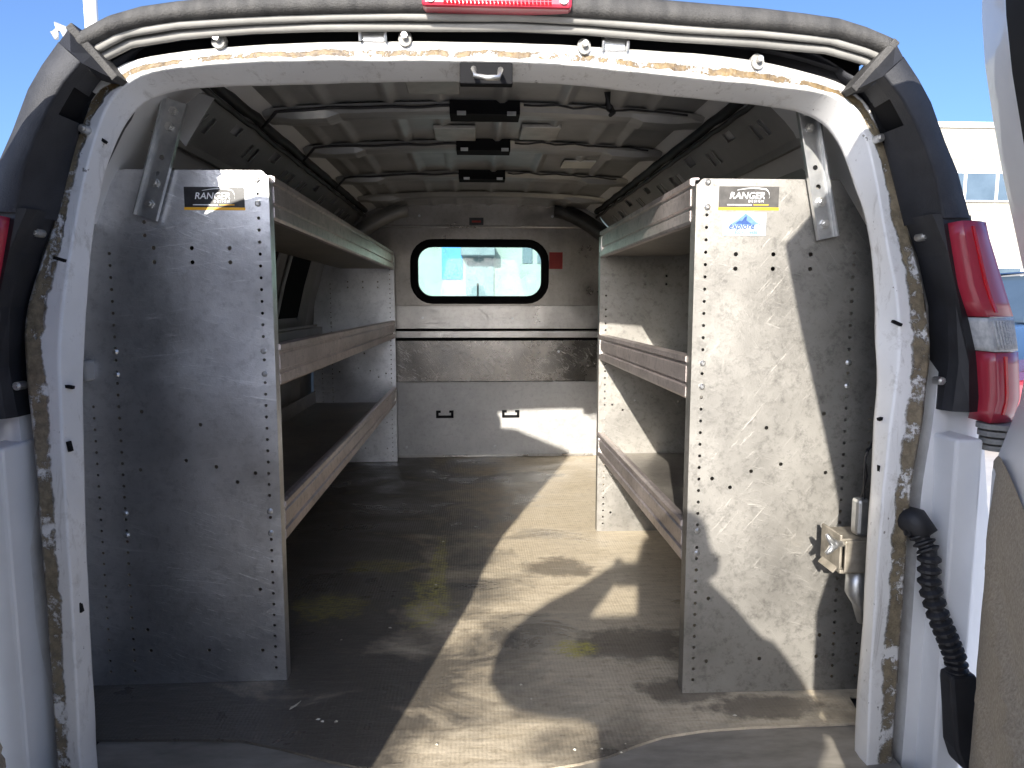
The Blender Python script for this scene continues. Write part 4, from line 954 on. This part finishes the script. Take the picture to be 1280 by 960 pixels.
mb = MB(); mb.tube([(-13.1, 24, 9.12), (-13.15, 24, 9.3), (-13.05, 24, 9.5), (-12.85, 24, 9.42), (-12.8, 24, 9.1)], [.06, .13, .15, .13, .06], 10); mb.build('lamp_head', 'clear', po, smooth=True)

def car(x, y, rz, paint, label, name='parked_car', k=1.0):
    root = empty(name, (x, y, GZ), rz); tag(root, label, 'car', 'cars parked beside the building')
    mt = Matrix.Translation((x, y, GZ)) @ Matrix.Rotation(rz, 4, 'Z') @ Matrix.Diagonal((1.05 * k ** .5, k ** .5, k, 1))
    low = [(-2.2, .35, .62), (-2.15, .30, .80), (-1.3, .25, .92), (-.6, .25, .95), (1.2, .25, .98), (2.0, .28, .95), (2.2, .35, .80)]
    rw = []
    for px_, zb, zt in low:
        hw = .86 if abs(px_) < 1.9 else .74
        rw.append([mt @ Vector((px_, a * hw, z)) for a, z in ((-.96, zb), (-1, (zb + zt) / 2), (-.95, zt), (-.5, zt + .03), (.5, zt + .03), (.95, zt), (1, (zb + zt) / 2), (.96, zb))])
    mb = MB(); mb.loft(rw, closed=True, caps=True); mb.build('body', paint, root, smooth=False, bevel=.04)
    cab = [(-1.05, .94, .98, .76), (-.35, .94, 1.40, .66), (.75, .94, 1.43, .66), (1.55, .94, 1.02, .74)]
    rw = [[mt @ Vector((px_, a, z)) for a, z in ((-.80, zb), (-hw, zt), (hw, zt), (.80, zb))] for px_, zb, zt, hw in cab]
    mb = MB(); mb.loft(rw, closed=True, caps=True); mb.build('windows', 'winglass', root, bevel=.02)
    mb = MB(); mb.loft([[mt @ Vector((px_, a, z + d_)) for a, d_ in ((-.67, 0), (-.5, .03), (.5, .03), (.67, 0))] for px_, z in ((-.38, 1.40), (.2, 1.435), (.78, 1.43))]); mb.build('roof', paint, root, solid=.02, smooth=True)
    for wx in (-1.35, 1.35):
        for wy in (-.80, .80):
            mb = MB(); mb.tube([mt @ Vector((wx, wy - .1, .32)), mt @ Vector((wx, wy + .1, .32))], .32, 20); wh = mb.build('wheel', 'tyre', root)
            sg = 1 if wy > 0 else -1
            mb = MB(); mb.tube([mt @ Vector((wx, wy + sg * .09, .32)), mt @ Vector((wx, wy + sg * .108, .32))], .20, 16); mb.build('rim', 'zinc', wh)
    for wy in (-.62, .62):
        mb = MB(); mb.box(-2.24, -2.10, wy - .16, wy + .16, .62, .76, mt); mb.build('headlight', 'clear', root)
        mb = MB(); mb.box(2.10, 2.22, wy - .14, wy + .14, .72, .88, mt); mb.build('tail_lamp', 'orange', root)
car(8.25, 9.8, R(4), 'carblue', 'tall blue parked car just right of the tail lamp', k=1.42)
car(7.6, 7.3, R(-6), 'carred', 'low dark red parked car in front of the tall blue one')
car(20.2, 22.2, R(86), 'carsilver', 'silver parked car far back by the cream building')

# ------------------------------------------------------------------ the photographer, standing behind the camera (his shadow falls into the van)
def person():
    root = empty('person', (.05, -.40, GZ)); tag(root, 'person in a dark jacket and jeans holding up a phone behind the van', 'person')
    me = bpy.data.meshes.new('body'); V = []; Ed = []; Rd = []
    def j(p, r, par=None):
        V.append(p); Rd.append(r)
        if par is not None: Ed.append((par, len(V) - 1))
        return len(V) - 1
    pel = j((.06, -.42, .22), (.16, .12))
    wa = j((.06, -.41, .36), (.15, .11), pel); ch = j((.05, -.34, .54), (.17, .12), wa); sh = j((.04, -.30, .69), (.13, .09), ch)
    nk = j((.015, -.26, .785), (.085, .075), sh); hd0 = j((.012, -.23, .87), (.062, .072), nk); hd1 = j((.012, -.22, .965), (.064, .085), hd0); hd2 = j((.012, -.225, 1.04), (.052, .066), hd1)
    for s, hx, kx, fx in ((-1, -.04, -.06, -.07), (1, .16, .18, .19)):
        h_ = j((hx, -.42, .14), (.095, .10), pel); k_ = j((kx, -.40, -.24), (.065, .068), h_); an = j((fx, -.43, -.62), (.045, .05), k_); hl = j((fx, -.43, -.675), (.045, .045), an); j((fx + s * .03, -.22, -.69), (.042, .03), hl)
    for s, el, wr, pm in ((-1, (-.36, -.13, .675), (-.17, -.060, .80), (-.105, -.030, .845)), (1, (.285, -.15, .56), (.165, -.060, .77), (.115, -.030, .835))):
        sp_ = Vector((.04 + s * .165, -.27, .735 if s < 0 else .70)); so_ = j(tuple(sp_), (.090, .088), sh); um = j(tuple(lerp(sp_, Vector(el), .5)), (.088, .088), so_); e_ = j(el, (.076, .076), um)
        f_ = j(tuple(lerp(Vector(el), Vector(wr), .45)), (.068, .068), e_); w_ = j(wr, (.044, .044), f_); p_ = j(pm, (.036, .022), w_)
        for k, (dz, ln) in enumerate(((.035, .9), (.015, 1), (-.006, .95), (-.026, .75))):
            a = j((pm[0] - s * .018, pm[1] + .008, pm[2] + dz * .8 + .01), (.0095, .0095), p_)
            b = j((pm[0] - s * .020, pm[1] + .022 * ln + .006, pm[2] + dz + .012), (.009, .009), a)
            j((pm[0] - s * .045 * ln, pm[1] + .024, pm[2] + dz + .012), (.008, .008), b)
        a = j((pm[0] - s * .012, pm[1] - .016, pm[2] + .012), (.011, .011), p_); j((pm[0] - s * .040, pm[1] - .012, pm[2] + .030), (.009, .009), a)
    me.from_pydata(V, Ed, []); o = bpy.data.objects.new('body', me); col.objects.link(o)
    md = o.modifiers.new('skin', 'SKIN'); md.use_smooth_shade = True
    for i, r in enumerate(Rd): me.skin_vertices[0].data[i].radius = (r[0] * 1.18, r[1] * 1.18) if r[0] > .05 else r
    me.skin_vertices[0].data[0].use_root = True
    sb = o.modifiers.new('sub', 'SUBSURF'); sb.levels = 1; sb.render_levels = 1
    dg = bpy.context.evaluated_depsgraph_get(); dg.update()
    nm = bpy.data.meshes.new_from_object(o.evaluated_get(dg)); bpy.data.objects.remove(o)
    nm.materials.clear()
    for k in ('jacket', 'person_skin', 'jeans', 'shoe'): nm.materials.append(M[k])
    for p in nm.polygons:
        c = p.center; p.use_smooth = True
        if c.z > .80 and abs(c.x - .02) < .085 and c.y < -.08: p.material_index = 1
        elif c.y > -.075 and c.z > .74: p.material_index = 1
        elif c.z < -.60: p.material_index = 3
        elif c.z < .26 and abs(c.x - .06) < .3: p.material_index = 2
    b = finish(bpy.data.objects.new('body', nm), root)
    # hair, eyes, nose, mouth, ears
    rw = []
    for i in range(9):
        th = R(12 + 11 * i); rw.append([Vector((.018 + .079 * math.sin(th) * math.cos(f), -.245 + .108 * math.sin(th) * math.sin(f) * (1 if math.sin(f) < 0 else .82), .972 + .106 * math.cos(th) - (.0 if math.sin(f) < .3 else -.02 * i * .3))) for f in [2 * math.pi * k / 20 for k in range(20)]])
    mb = MB(); mb.loft(rw, closed=True, caps=False); mb.add(rw[0], [tuple(range(20))]); mb.build('hair', 'hair', b, smooth=True)
    for s in (-1, 1):
        mb = MB(); mb.tube([(.018 + s * .032, -0.157, 0.957), (.018 + s * .032, -0.147, 0.957), (.018 + s * .032, -0.141, 0.957)], [.013, .012, .005], 10); mb.build('eye', 'label_white', b, smooth=True)
        mb = MB(); mb.tube([(.018 + s * .073, -0.230, 0.917), (.018 + s * .086, -0.235, 0.942), (.018 + s * .086, -0.237, 0.967), (.018 + s * .075, -0.233, 0.987)], [.008, .013, .014, .008], 8); mb.build('ear', 'person_skin', b, smooth=True)
    mb = MB(); mb.tube([(.018, -0.150, 0.967), (.018, -0.137, 0.937), (.018, -0.130, 0.917), (.018, -0.147, 0.908)], [.009, .012, .016, .010], 8); mb.build('nose', 'person_skin', b, smooth=True)
    mb = MB(); mb.tube([(-.010, -0.157, 0.884), (.018, -0.149, 0.882), (.046, -0.157, 0.884)], [.003, .006, .003], 8); mb.build('mouth', mat('lips', (.45, .2, .17), None, .5), b, smooth=True)
person()
ph = empty('phone', (0, -.02, .83)); tag(ph, 'black phone held sideways in both hands of the person', 'phone')
mb = MB(); mb.box(-.085, .085, -.036, -.028, .815, .893); pb_ = mb.build('phone_body', 'black', ph, bevel=.003)
mb = MB(); mb.box(-.080, .080, -.0375, -.0362, .819, .886); mb.build('screen', 'satin', ph)
